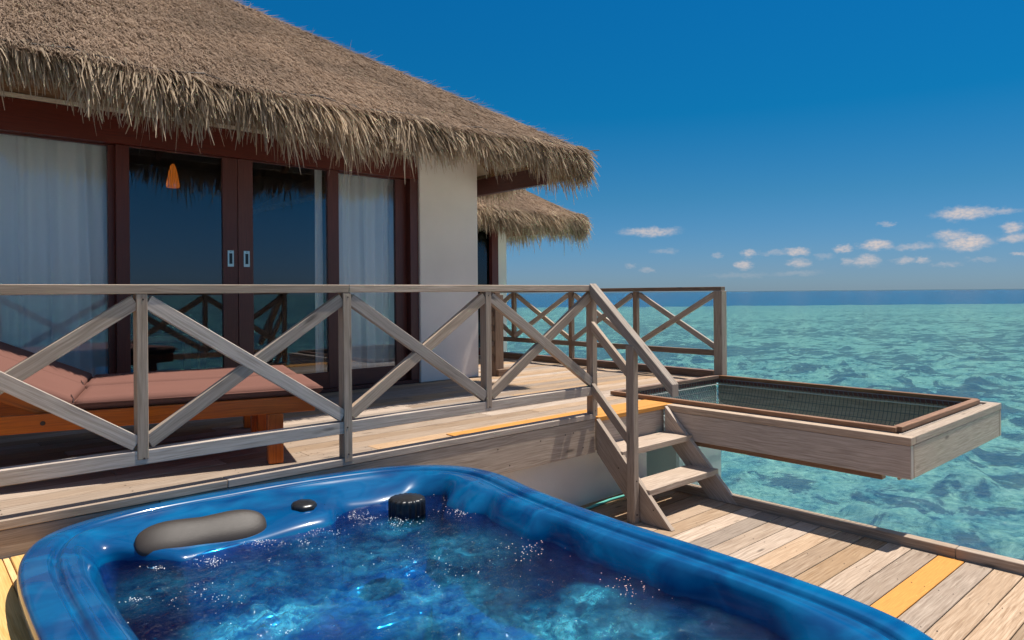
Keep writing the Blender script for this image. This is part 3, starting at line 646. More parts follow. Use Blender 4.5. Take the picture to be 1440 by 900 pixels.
for a in ((-0.95, 1.36, FY+0.15, 10, 0.048), (3.01, 3.085, FY+0.12, 1, 0.02), (3.14, 3.97, FY+0.15, 4, 0.048)):
    c_ = curtain(*a, name='curtain', parent=B)
# interior things
t_ = thing('pendant_lamp', 'glowing orange straw lampshade hanging behind the left door pane', 'lamp', (1.84, 6.75, 2.0))
mt, t, b = newmat('lamp_shade'); b.inputs['Base Color'].default_value = (0.45, 0.15, 0.03, 1); b.inputs['Emission Color'].default_value = (1, 0.24, 0.02, 1); b.inputs['Emission Strength'].default_value = 0.75; b.inputs['Roughness'].default_value = 0.8
wv = N(t, 'ShaderNodeTexWave', ins={'Scale': 22.0, 'Distortion': 3.0}); co = N(t, 'ShaderNodeTexCoord'); L(t, co.outputs['Object'], wv.inputs[0])
r_ = N(t, 'ShaderNodeMapRange', ins={'To Min': 0.02, 'To Max': 0.30}); L(t, wv.outputs[0], r_.inputs[0]); L(t, r_.outputs[0], b.inputs['Emission Strength'])
m = MB(); m.lathe([(0.012, 0.10), (0.022, 0.08), (0.036, 0.03), (0.049, -0.04), (0.056, -0.09), (0.052, -0.11)], (1.90, 6.70, 2.0), 20); m.build('lamp_shade', mt, t_)
m = MB(); m.tube([(1.90, 6.70, 2.09), (1.90, 6.70, 2.5)], 0.004); m.build('cord', M_black, t_)
t_ = thing('low_table', 'dark square table standing inside behind the glass door', 'table', (1.9, 6.95, 0))
m = MB(); m.box(1.45, 2.25, 6.72, 7.3, 0.50, 0.56, axis='x'); m.build('table_top', M_mahog, t_)
for x, y in ((1.5, 6.78), (2.14, 6.78), (1.5, 7.22), (2.14, 7.22)):
    m = MB(); m.box(x, x+0.06, y, y+0.06, 0.012, 0.5, axis='z'); m.build('leg', M_mahog, t_)

# ---- soffit, rafters of the main roof
EY, EZ, EX = 4.85, 2.34, 5.31       # eave line of the main roof
P = math.tan(R(32.5)); NB, WB = 11.8, -6.5   # back and left eave
m = MB()
m.prism([(WB, EY+0.12, EZ-0.04), (EX-0.12, EY+0.12, EZ-0.04), (EX-1.4, EY+1.4, EZ+0.80), (WB, EY+1.4, EZ+0.80)], (0, -P, 1), -0.02, (1, 0, 0), bev=0)
m.prism([(EX-0.12, EY+0.12, EZ-0.045), (EX-0.12, NB, EZ-0.045), (EX-1.4, NB, EZ+0.795), (EX-1.4, EY+1.4, EZ+0.795)], (-P, 0, 1), 0.02, (0, 1, 0), bev=0)
m.build('soffit', M_trim, B)
for x in [-1.2+0.62*k for k in range(10)]:
    m = MB(); m.bar((x, EY+0.15, EZ-0.09), (x, 6.3, EZ-0.09+1.15*P*0.98), 0.05, 0.10); m.build('rafter', M_soffit, B)
for y in (5.45, 6.05, 6.7, 7.4):
    m = MB(); m.bar((EX-0.16, y, EZ-0.09), (4.7, y, EZ-0.09+0.6*P), 0.05, 0.10); m.build('rafter', M_soffit, B)
m = MB(); m.bar((EX-0.13, EY+0.13, EZ-0.11), (4.3, EY+1.3, EZ-0.11+1.17*P), 0.06, 0.12); m.build('hip_rafter', M_mahog, B)
m = MB(); m.box(5.00, 5.07, 5.15, 8.5, 2.03, 2.21, axis='y'); m.build('eave_beam', M_mahog, B)
m = MB(); m.box(WB, 5.33, 4.985, 5.03, 2.235, 2.30, axis='x'); m.build('eave_batten', M_trim, B)

# ---- thatch
def blades(base, dirv, nrm, ln, wd, lift, droop, seg=2, twist=0.0):
    """numpy arrays: base points (n,3), unit direction, unit normal; returns V, F"""
    n = len(base); side = np.cross(dirv, nrm); side /= np.linalg.norm(side, axis=1)[:, None]
    side = side*np.cos(twist)[:, None] + nrm*np.sin(twist)[:, None]
    Vs = []
    for k in range(seg+1):
        s = k/seg; w = wd*(1-s*0.85)*(1 if k else 0.8)
        p = base + dirv*(ln*s)[:, None] + nrm*(lift*math.sin(s*1.6))[:, None] + np.array([0, 0, -1.0])[None, :]*(droop*s*s)[:, None]
        Vs += [p-side*w[:, None]/2, p+side*w[:, None]/2]
    V = np.stack(Vs, 1).reshape(-1, 3); K = 2*(seg+1); o = np.arange(n)*K
    F = np.concatenate([np.stack([o+2*k, o+2*k+1, o+2*k+3, o+2*k+2], 1)[:, None, :] for k in range(seg)], 1).reshape(-1, 4)
    return V, F
def thatch_face(bx, n, ex, down, slope_len, u0, u1, trim_fn, name, parent, dens_far=1.0, sz=1.0):
    """bx origin on the eave, ex unit along eave, down unit vector down slope. Points = origin + ex*u - down*s"""
    ex = np.array(ex, float); dn = np.array(down, float); nr = np.cross(ex, -dn); nr /= np.linalg.norm(nr)
    if nr[2] < 0: nr = -nr
    u = rng.uniform(u0, u1, n); s = slope_len*rng.uniform(0, 1, n)**1.15
    ok = trim_fn(u, s); u, s = u[ok], s[ok]; k = len(u)
    P0 = np.array(bx)[None, :] + ex[None, :]*u[:, None] - dn[None, :]*s[:, None] + nr[None, :]*rng.uniform(0.0, 0.035, k)[:, None]*sz
    lean = rng.normal(0.0, 0.24, k)
    d = dn[None, :]*np.cos(lean)[:, None] + ex[None, :]*np.sin(lean)[:, None] + nr[None, :]*rng.uniform(-0.02, 0.16, k)[:, None]
    d /= np.linalg.norm(d, axis=1)[:, None]
    ln = rng.uniform(0.05, 0.14, k); wd = rng.uniform(0.004, 0.012, k)
    V, F = blades(P0, d, np.tile(nr, (k, 1)), ln, wd, rng.uniform(-0.004, 0.012, k), np.zeros(k)+0.004, 1, rng.normal(0, 0.35, k))
    return V, F, np.repeat(rng.uniform(0, 1, k)**1.2, 1)
def fringe(p0, p1, n, out, name, rows, zlow, sz=1.0):
    """hanging blades along the eave from p0 to p1; out = outward unit vector"""
    p0, p1 = np.array(p0, float), np.array(p1, float); ex = (p1-p0); Ln = np.linalg.norm(ex); ex /= Ln; out = np.array(out, float)
    VV, FF, RR = [], [], []; off = 0
    for (back, dz, cnt, la, lb, steep, sp) in rows:
        k = int(cnt*n); u = rng.uniform(0, 1, k)
        clump = np.array([noise.noise((q*Ln*2.6, dz*5, 1.7))+0.6*noise.noise((q*Ln*7.0, dz*5, 4.1)) for q in u])
        wav = 0.025*np.array([noise.noise((q*Ln*1.1, 2.2, 9.0)) for q in u])
        P0 = p0[None, :] + ex[None, :]*(u*Ln)[:, None] - out[None, :]*(back+rng.uniform(-.03, .05, k))[:, None]
        P0[:, 2] += dz + wav*1.5 + rng.uniform(-0.02, 0.02, k)
        st = steep + rng.normal(0, 0.16, k) + clump*0.1
        lean = rng.normal(0, 0.22, k) + 0.5*np.array([noise.noise((q*Ln*4.3, dz, 6.6)) for q in u])
        d = out[None, :]*np.cos(st)[:, None] - np.array([0, 0, 1.0])[None, :]*np.sin(st)[:, None] + ex[None, :]*np.sin(lean)[:, None]
        d /= np.linalg.norm(d, axis=1)[:, None]
        nr = np.cross(d, ex[None, :]); nr /= np.linalg.norm(nr, axis=1)[:, None]; nr[nr[:, 2] < 0] *= -1
        xg = p0[0]+ex[0]*u*Ln; prof_ = np.interp(xg, [-2, 0.3, 0.75, 1.2, 2.2, 3.2, 4.2, 5.3, 5.6], [.5, .44, .55, .86, 1.0, .9, .8, .78, .78]) if sz > .95 else 1.0
        ln = rng.uniform(la, lb, k)*(1+0.55*np.clip(clump, -0.7, 0.9)) * sz * prof_; wd = rng.uniform(0.005, 0.032, k)*sz
        V, F = blades(P0, d, nr, ln, wd, rng.uniform(-0.01, 0.03, k)*sz, rng.uniform(0.02, 0.10, k)*sz, 3, rng.normal(0.45, 0.75, k))
        VV.append(V); FF.append(F+off); off += len(V); RR.append(np.repeat(rng.uniform(0.0, 1, k)**0.6, 3))
    return np.concatenate(VV), np.concatenate(FF), np.concatenate(RR)
def merge(parts):
    VV, FF, RR = [], [], []; off = 0
    for V, F, r in parts: VV.append(V); FF.append(F+off); off += len(V); RR.append(r if len(r) == len(F) else np.repeat(r, len(F)//len(r)))
    return np.concatenate(VV), np.concatenate(FF), np.concatenate(RR)
def roof(parent, x0, x1, y0, y1, z, tanp, nface, nside, nfr, lmax, wing=False, xvis=-1.8):
    cosp = 1/math.sqrt(1+tanp*tanp); ry = (y1-y0)/2
    # base body
    bm_ = bmesh.new(); h = ry*tanp
    v = [bm_.verts.new(q) for q in ((x0, y0, z), (x1, y0, z), (x1, y1, z), (x0, y1, z), (x0+ry, y0+ry, z+h), (x1-ry, y0+ry, z+h))]
    lo = [bm_.verts.new(q) for q in ((x0+.02, y0+.05, z-.05), (x1-.05, y0+.05, z-.05), (x1-.05, y1-.05, z-.05), (x0+.05, y1-.05, z-.05))]
    for f in ((0, 1, 5, 4), (1, 2, 5), (2, 3, 4, 5), (3, 0, 4)): bm_.faces.new([v[i] for i in f])
    for i in range(4): j = (i+1) % 4; bm_.faces.new((v[j], v[i], lo[i], lo[j]))
    i0 = [bm_.verts.new(q) for q in ((x0+1.5, y0+1.5, z-.05+1.4*tanp), (x1-1.5, y0+1.5, z-.05+1.4*tanp), (x1-1.5, y1-1.5, z-.05+1.4*tanp), (x0+1.5, y1-1.5, z-.05+1.4*tanp))]
    for i in range(4): j = (i+1) % 4; bm_.faces.new((lo[j], lo[i], i0[i], i0[j]))
    me = bpy.data.meshes.new('roof'); bm_.normal_update(); bm_.to_mesh(me); bm_.free()
    rf = link('roof', me, M_under, parent); rf.matrix_parent_inverse = parent.matrix_world.inverted()
    dn = np.array((0, -1, -tanp))*cosp; dside = np.array((1, 0, -tanp))*cosp
    f1 = thatch_face((x1, y0, z), nface, (-1, 0, 0), dn, lmax, 0.0, x1-xvis, lambda u, s: u > s*cosp-0.02, 'a', rf)
    f2 = thatch_face((x1, y0, z), nside, (0, 1, 0), dside, lmax, 0.0, min(5.0, y1-y0), lambda u, s: u > s*cosp-0.02, 'b', rf)
    # hip ridge tufts
    k = int(nside*0.12); s = rng.uniform(0, lmax, k); hp = np.array((x1, y0, z))[None, :] + np.array((-1, 1, tanp))[None, :]*(s*cosp)[:, None] + np.array((0, 0, .015))
    dd = np.array((1, -1, -tanp*1.0))*0.58 + rng.normal(0, 0.25, (k, 3)); dd /= np.linalg.norm(dd, axis=1)[:, None]
    V, F = blades(hp, dd, np.tile([0, 0, 1.0], (k, 1)), rng.uniform(.06, .16, k), rng.uniform(.005, .011, k), rng.uniform(0, .012, k), np.full(k, .01), 1, rng.normal(0, .5, k))
    V, F, r = merge([f1, f2, (V, F, rng.uniform(0, 1, k))])
    o = npmesh('thatch', V, F, M_thatch); child(o, rf)
    #        back, dz, share, len a, len b, steep, spread
    rows = [(0.06, 0.045, 0.2, .12, .24, .62, 0), (0.03, 0.02, 0.22, .14, .28, .80, 0), (0.03, -0.01, 0.22, .16, .30, .98, 0), (0.06, -0.045, 0.17, .18, .32, 1.15, 0), (0.10, -0.06, 0.10, .14, .32, 1.3, 0), (0.02, -0.01, .05, .28, .46, 1.32, 0)]
    s_ = 0.85 if wing else 1.0
    q1 = fringe((xvis, y0, z), (x1, y0, z), nfr, (0, -1, 0), 'f', rows, 0, s_)
    q2 = fringe((x1, y0, z), (x1, min(y1, y0+5), z), int(nfr*0.6), (1, 0, 0), 'g', rows, 0, s_)
    # rounded corner: fan
    parts = [q1, q2]
    for a in np.linspace(0.12, 1.45, 9):
        o_ = np.array((math.sin(a), -math.cos(a), 0)); t_ = np.array((math.cos(a), math.sin(a), 0)); c_ = np.array((x1-0.02, y0+0.02, z))
        parts.append(fringe(c_-t_*0.05, c_+t_*0.05, int(nfr*0.011), o_, 'c', rows, 0, s_*0.9))
    V, F, r = merge(parts)
    o = npmesh('fringe', V, F, M_fringe); child(o, rf)
    return rf
roof(B, WB, EX, EY, NB, EZ, P, 170000, 30000, 11500, 3.9)
# binding cord on the thatch just above the fringe
m = MB()
for k in range(9):
    xa = -1.6+0.8*k; sagp = [(xa+0.8*i/8, EY+0.055-0.05*math.sin(i/8*math.pi), EZ+0.075-0.045*math.sin(i/8*math.pi)+random.uniform(-.006, .006)) for i in range(9)]
    m.tube(sagp, 0.006, 5)
m.build('binding_cord', M_dark, B)

# ------------------------------------------------------------ annex behind
A = thing('annex', 'smaller thatched annex with pale wall and dark framed window behind the white wall corner', 'annex', (6.5, 8.5, 0))
AY = 8.0
m = MB(); m.box(6.83, 7.0, AY, AY+3, -0.3, 2.2, axis='z', bev=.006); m.box(4.9, 6.25, AY+0.02, AY+.2, -.3, 2.2, axis='z'); m.box(6.25, 6.83, AY+.03, AY+.15, 2.0, 2.2, axis='x'); m.build('wall', M_white, A)
m = MB(); m.box(6.70, 6.826, AY-0.012, AY+0.12, 0.01, 2.0, axis='z'); m.box(6.20, 6.26, AY-0.01, AY+.1, .01, 2.0, axis='z'); m.box(6.26, 6.70, AY-.01, AY+.1, 1.93, 2.0, axis='x'); m.box(6.26, 6.70, AY-.01, AY+.1, 0.01, .12, axis='x'); wf = m.build('window_frame', M_mahog, A)
m = MB(); m.box(6.262, 6.698, AY+0.05, AY+0.056, 0.122, 1.928, bev=0, axis='z'); g_ = m.build('glass_pane', M_glass); child(g_, wf)
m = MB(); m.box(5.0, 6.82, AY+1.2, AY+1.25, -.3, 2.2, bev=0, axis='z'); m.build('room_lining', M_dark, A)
curtain(6.3, 6.52, AY+0.25, 3, 0.03, z0=0.1, z1=1.95, parent=A)
roof(A, 3.5, 7.72, 7.05, 12.5, 2.02, math.tan(R(30)), 26000, 9000, 7000, 2.2, wing=True, xvis=4.9)
m = MB(); m.box(7.28, 7.34, 7.3, 10.5, 1.80, 1.95, axis='y'); m.build('eave_beam', M_soffit, A)
m = MB(); m.prism([(5.0, 7.15, 1.99), (7.62, 7.15, 1.99), (6.9, 8.0, 2.42), (5.0, 8.0, 2.42)], (0, -.577, 1), -0.015, (1, 0, 0), bev=0); m.build('soffit', M_soffit, A)

# small post stand by the wall corner
T = thing('shower_post', 'weathered wooden post with stub cleats standing by the white wall corner', 'post', (5.03, 6.0, 0))
m = MB(); m.box(4.99, 5.06, 5.90, 6.02, 0.0, 0.93, axis='z'); m.box(5.065, 5.125, 5.92, 6.0, 0.0, 0.90, axis='z', rnd=.9); m.build('post', M_wbrown, T)
for z in (0.84, 0.66, 0.50, 0.33, 0.17):
    m = MB(); m.box(4.965, 5.0, 5.93, 5.99, z, z+0.06, axis='z'); m.build('cleat', M_wbrown, T)
m = MB(); m.box(5.0, 5.29, 5.86, 6.02, 0.005, 0.075, axis='x'); m.build('foot_block', M_wbrown, T)

# ------------------------------------------------------------ sun loungers
def lounger(loc, rz, label):
    """local x runs from head to foot, y across; foot end at x = 0.2"""
    T = thing('sun_lounger', label, 'sun lounger', loc, rz, 'sun loungers side by side on the upper deck')
    Mw = T.matrix_world.copy()
    def pt(name, mat, *boxes, parent=T, **k):
        m = MB()
        for b in boxes: m.box(*b, **k)
        o = m.build(name, mat)
        o.parent = parent; return o
    Wd = 0.60
    for y in (0.0, Wd-0.03): pt('side_rail', M_teak, (-1.9, 0.17, y, y+0.03, 0.275, 0.362), axis='x')
    pt('end_rail', M_teak, (0.14, 0.17, 0.031, Wd-0.031, 0.29, 0.358), axis='y')
    for x, y in ((-0.078, 0.0), (-0.078, Wd-0.06), (-1.85, 0.0), (-1.85, Wd-0.06)):
        m = MB(); m.box(x, x+0.078, y+0.031 if y == 0 else y-0.031, y+0.06+0.031 if y == 0 else y+0.029, 0.0055, 0.36 if x > -1 else 0.33, axis='z')
        if x > -1: m.box(x, x+0.078, y-0.004 if y == 0 else y+0.03, y+0.031 if y == 0 else y+0.064, 0.0055, 0.274, axis='z')
        o = m.build('leg', M_teak); o.parent = T
    for i in range(9): pass
    m = MB()
    for i in range(12): m.box(-0.98+i*0.092, -0.98+i*0.092+0.06, 0.032, Wd-0.032, 0.340, 0.358, axis='y')
    o = m.build('slats', M_teak); o.parent = T
    a = R(25); c_, s_ = math.cos(a), math.sin(a); hx, hz = -0.99, 0.362
    bk = lambda d, h: (hx-d*c_+h*s_*0 - h*(-s_)*1, hz+d*s_+h*c_)
    m = MB()
    for y in (0.035, Wd-0.065):
        p, q = (hx, hz-0.035), (hx-0.74*c_, hz-0.035+0.74*s_)
        m.bar((p[0], y+0.015, p[1]), (q[0], y+0.015, q[1]), 0.03, 0.06)
    for i in range(8):
        d = 0.04+i*0.09; m.bar((hx-d*c_, 0.07, hz-0.012+d*s_), (hx-d*c_, Wd-0.07, hz-0.012+d*s_), 0.06, 0.016, (-s_, 0, c_) if False else (s_*1.0, 0, c_))
    o = m.build('back_frame', M_teak); o.parent = T
    m = MB()
    for x in (-1.10,): m.lathe([(0.009, 0), (0.011, 0.002), (0.009, 0.004)], (x, 0.0, 0.318), 12, (0, -1, 0))
    o = m.build('bolt', M_nail); o.parent = T
    # cushions: soft boxes
    def cushion(name, L_, wd, th, mat4):
        nx, ny = 44, 24; bmc = bmesh.new(); top = []; bot = []
        for i in range(nx+1):
            rt_, rb_ = [], []
            for j in range(ny+1):
                u, v = i/nx, j/ny; eu = min(u, 1-u)*L_; ev = min(v, 1-v)*wd; r = 0.028
                def inset(e): return 1-max(0, 1-e/r)**2
                k = math.sqrt(max(0, inset(eu)))*math.sqrt(max(0, inset(ev)))
                puff = 0.006*math.sin(math.pi*u)**0.5*math.sin(math.pi*v)**0.5 + 0.003*noise.noise((u*5, v*3, L_))
                # welt line along the cushion
                welt = -0.004*math.exp(-((v-0.5)*wd/0.006)**2)
                rt_.append(bmc.verts.new(mat4 @ Vector((-u*L_, v*wd, th/2+(th/2)*k+puff*k+welt*0)))); rb_.append(bmc.verts.new(mat4 @ Vector((-u*L_, v*wd, th/2-(th/2)*k))))
            top.append(rt_); bot.append(rb_)
        for i in range(nx):
            for j in range(ny):
                f = bmc.faces.new((top[i][j], top[i][j+1], top[i+1][j+1], top[i+1][j])); f.smooth = True
                f = bmc.faces.new((bot[i][j], bot[i+1][j], bot[i+1][j+1], bot[i][j+1])); f.smooth = True
        bmesh.ops.remove_doubles(bmc, verts=bmc.verts[:], dist=0.0002); bmesh.ops.recalc_face_normals(bmc, faces=bmc.faces[:])
        me = bpy.data.meshes.new(name); bmc.to_mesh(me); bmc.free(); o = link(name, me, M_cushion, T)
        # piping round the middle seam
        m = MB(); r = 0.0045
        ring = [(-0.002, 0.0), (-0.002, wd), (-L_+.002, wd), (-L_+.002, 0.0), (-0.002, 0.0)]
        for i in range(4): m.tube([mat4 @ Vector((ring[i][0], ring[i][1], th*0.62)), mat4 @ Vector((ring[i+1][0], ring[i+1][1], th*0.62))], r, 6)
        m2 = m.build('piping', M_cushion); m2.parent = o
        return o
    cushion('seat_cushion', 1.20, 0.595, 0.062, Matrix.Translation((0.215, 0.002, 0.360)))
    rotm = Matrix.Rotation(a, 4, 'Y')
    cushion('back_cushion', 0.74, 0.595, 0.062, Matrix.Translation((-0.992, 0.002, 0.364)) @ rotm)
    # ruffled dark ties at the hinge
    m = MB()
    for k in range(5):
        m.tube([(-0.99+random.uniform(-.01, .01), 0.03+k*0.005, 0.40+0.01*k), (-0.975, 0.01+k*.004, 0.415), (-0.985+random.uniform(-.01, .01), -0.004, 0.385-.006*k)], 0.003, 5)
    o = m.build('tie', M_darkfab); o.parent = T
    return T
ang = R(-15.5)
base = Vector((1.6, 3.69, 0)); nvec = Vector((-math.sin(ang), math.cos(ang), 0)); dvec = Vector((math.cos(ang), math.sin(ang), 0))
lounger(base, ang, 'teak sun lounger with brown cushion, the one nearer the railing')
lounger(base+nvec*0.645-dvec*0.02, ang, 'teak sun lounger with brown cushion, the farther one beside the glass doors')

# ------------------------------------------------------------ hot tub
HT = thing('hot_tub', 'blue acrylic hot tub full of bubbling water set between the decks', 'hot tub', (1.25, 1.9, ZL))
ctrl = [(.298, 1.6), (.299, 2.2), (.303, 2.6), (.318, 2.88), (.355, 3.06), (.42, 3.21), (.53, 3.31), (.70, 3.37), (.90, 3.395), (1.134, 3.395), (1.43, 3.37), (1.727, 3.325), (1.93, 3.275), (2.08, 3.20),
        (2.19, 3.11), (2.27, 3.01), (2.315, 2.88), (2.325, 2.74), (2.30, 2.58), (2.265, 2.42), (2.225, 2.1), (2.20, 1.72), (2.19, 1.35), (2.17, 1.05), (2.145, .86), (2.10, .71), (2.02, .60), (1.88, .52), (1.5, .47), (1.1, .46), (.7, .49), (.48, .56), (.37, .70), (.32, .95)]
def catmull(c, n):
    m_ = len(c); out = []
    for i in range(m_):
        p0, p1, p2, p3 = (Vector(c[(i+k-1) % m_]) for k in range(4))
        for j in range(n):
            t = j/n; out.append(0.5*((2*p1)+(p2-p0)*t+(2*p0-5*p1+4*p2-p3)*t*t+(3*p1-p0-3*p2+p3)*t**3))
    return out
raw = catmull(ctrl, 24)
# resample evenly
Ls = [0]
for i in range(len(raw)): Ls.append(Ls[-1]+(raw[(i+1) % len(raw)]-raw[i]).length)
NT = 480; outl = []; j = 0
for i in range(NT):
    s = Ls[-1]*i/NT
    while Ls[j+1] < s: j += 1
    t = (s-Ls[j])/(Ls[j+1]-Ls[j]); outl.append(raw[j].lerp(raw[(j+1) % len(raw)], t))
for _ in range(6): outl = [(outl[i-1]+outl[i]*2+outl[(i+1) % NT])/4 for i in range(NT)]
def offs(pl, d, it=10):
    n_ = len(pl); cur = [p.copy() for p in pl]; st = d/it
    for _ in range(it):
        nn = []
        for i in range(n_):
            tg = (cur[(i+2) % n_]-cur[i-2]).normalized(); nn.append(Vector((tg.y, -tg.x)))
        ar = sum(cur[i].x*cur[(i+1) % n_].y-cur[(i+1) % n_].x*cur[i].y for i in range(n_)); sg = 1 if ar < 0 else -1
        cur = [cur[i]+nn[i]*st*sg for i in range(n_)]
        for _2 in range(2): cur = [(cur[i-1]+cur[i]*2+cur[(i+1) % n_])/4 for i in range(n_)]
    return cur
rim_in = offs(outl, 0.145, 12)
def sstep(a, b, x): t = min(1, max(0, (x-a)/(b-a))); return t*t*(3-2*t)
WL = -0.10
def wdist(p):
    """how far the moulded wall reaches in at water level, by place on the rim"""
    x, y = p.x, p.y
    far = sstep(2.9, 3.25, y)
    led = 0.36*sstep(0.45, 0.75, x)*(1-sstep(1.50, 1.64, x)) + 0.20*sstep(1.5, 1.64, x)*(1-sstep(1.98, 2.08, x)) + 0.13*sstep(1.98, 2.1, x)
    side_l = 0.09*(1-sstep(.9, 1.1, x))
    side_r = 0.065*sstep(1.6, 1.8, x)
    r = side_l+side_r; r = r + (led - r)*far if far else r
    # moulded pilasters of the right-hand wall
    if x > 1.9:
        r += 0.10*sstep(2.50, 2.56, y)*(1-sstep(2.78, 2.92, y)) - 0.02*sstep(1.86, 1.90, y)*(1-sstep(2.06, 2.10, y)) + 0.035*sstep(2.10, 2.13, y)*(1-sstep(2.44, 2.50, y))
        r += 0.05*(1-sstep(0.85, 1.0, y)) - 0.03*sstep(1.0, 1.05, y)*(1-sstep(1.25, 1.45, y))
    return max(0.03, r+0.02)
W_ = [wdist(p) for p in rim_in]
for _ in range(3): W_ = [(W_[i-1]+2*W_[i]+W_[(i+1) % NT])/4 for i in range(NT)]
nin = []
for i in range(NT):
    tg = (rim_in[(i+4) % NT]-rim_in[i-4]).normalized(); n_ = Vector((tg.y, -tg.x)); c_ = Vector((1.25, 1.95))-rim_in[i]
    if n_.dot(c_) < 0: n_ = -n_
    # soften towards centre direction
    nin.append((n_*0.75+c_.normalized()*0.25).normalized())
rings = []
def addring(d, z): rings.append([(p.x, p.y, z) for p in (offs(outl, d, 6) if abs(d) > 1e-6 else outl)])
for d, z in ((0.055, ZL+0.01), (0.02, -0.16), (-0.004, -0.06), (-0.006, -0.03), (-0.003, -0.012), (0.006, -0.003), (0.016, 0.0), (0.05, 0.001), (0.078, 0.001), (0.084, -0.001), (0.091, -0.010), (0.097, -0.019), (0.106, -0.020), (0.114, -0.010), (0.121, -0.003), (0.131, -0.0025), (0.140, -0.006)): addring(d, z)
prof = [(0.0, -0.009, -.008), (0.12, -0.020, -.006), (0.3, -0.031, -.010), (0.5, -0.042, -.032), (0.68, -0.052, -.056), (0.82, -0.062, -.078), (0.92, -0.078, -.098), (1.0, -0.100, -.125)]
FARN = [sstep(2.9, 3.2, p.y) for p in rim_in]
for t, z, z2 in prof:
    rings.append([(rim_in[i].x+nin[i].x*W_[i]*t, rim_in[i].y+nin[i].y*W_[i]*t, z*FARN[i]+z2*(1-FARN[i])) for i in range(NT)])
deep = [(0.012, -0.14), (0.03, -0.22), (0.05, -0.32), (0.075, -0.39), (0.10, -0.415)]
for k_, z in deep:
    rings.append([(rim_in[i].x+nin[i].x*(W_[i]+k_), rim_in[i].y+nin[i].y*(W_[i]+k_), z) for i in range(NT)])
last = rings[-1]; cxy = (1.22, 1.75)
for s_, z in ((0.92, -0.42), (0.80, -0.425), (0.70, -0.43), (0.665, -0.45), (0.64, -0.50), (0.62, -0.60), (0.58, -0.635), (0.3, -0.64)):
    rings.append([(cxy[0]+(p[0]-cxy[0])*s_, cxy[1]+(p[1]-cxy[1])*s_, z) for p in last])
V = np.array([p for r in rings for p in r]); F = []
for a_ in range(len(rings)-1):
    for i in range(NT): j = (i+1) % NT; F.append((a_*NT+i, a_*NT+j, (a_+1)*NT+j, (a_+1)*NT+i))
# shell surface relief: pillow recesses, collar ledge, soft moulded waves
for k in range(len(V)):
    x, y, z = V[k]
    if -0.105 < z < -0.006 and y > 2.7:
        V[k, 2] += 0.012*math.exp(-(((x-1.40)/0.10)**2+((y-3.02)/0.10)**2)) - 0.016*math.exp(-(((x-0.97)/0.27)**4+((y-3.02)/0.13)**4))
        V[k, 2] -= 0.024*math.exp(-(((x-1.80)/0.17)**2+((y-2.98)/0.13)**2)) + 0.003*math.sin(x*9+y*4)
    if z < -0.2: V[k, 2] += 0.03*math.sin(x*7)*math.sin(y*5)
V[-1, 2] = V[-1, 2]
me_tub, t, b = newmat('blue_acrylic')
b.inputs['Roughness'].default_value = 0.25; b.inputs['Specular IOR Level'].default_value = 0.08; b.inputs['Coat Weight'].default_value = 0.55; b.inputs['Coat Roughness'].default_value = 0.06
co = N(t, 'ShaderNodeTexCoord'); mp_ = N(t, 'ShaderNodeMapping'); mp_.inputs['Scale'].default_value = (1.2, 2.6, 4); mp_.inputs['Rotation'].default_value = (0, 0, 0.3); L(t, co.outputs['Object'], mp_.inputs[0])
n_ = N(t, 'ShaderNodeTexNoise', ins={'Scale': 2.2, 'Detail': 5.0, 'Distortion': 1.2, 'Roughness': 0.5}); L(t, mp_.outputs[0], n_.inputs[0])
rp = N(t, 'ShaderNodeValToRGB'); e = rp.color_ramp.elements; e[0].position = 0.3; e[0].color = (0.0005, 0.038, 0.135, 1); e[1].position = 0.75; e[1].color = (0.0005, 0.120, 0.275, 1); q = e.new(0.52); q.color = (0.0005, 0.074, 0.20, 1)
L(t, n_.outputs[0], rp.inputs[0]); L(t, rp.outputs[0], b.inputs['Base Color'])
o = npmesh('tub_shell', V, np.array(F), me_tub, HT, smooth=True); o.matrix_parent_inverse = HT.matrix_world.inverted()
me = o.data; bm_ = bmesh.new(); bm_.from_mesh(me); bm_.verts.ensure_lookup_table(); nv = len(bm_.verts)
bm_.faces.new([bm_.verts[nv-NT+i] for i in range(NT)]); bmesh.ops.recalc_face_normals(bm_, faces=bm_.faces[:]); bm_.to_mesh(me); bm_.free()

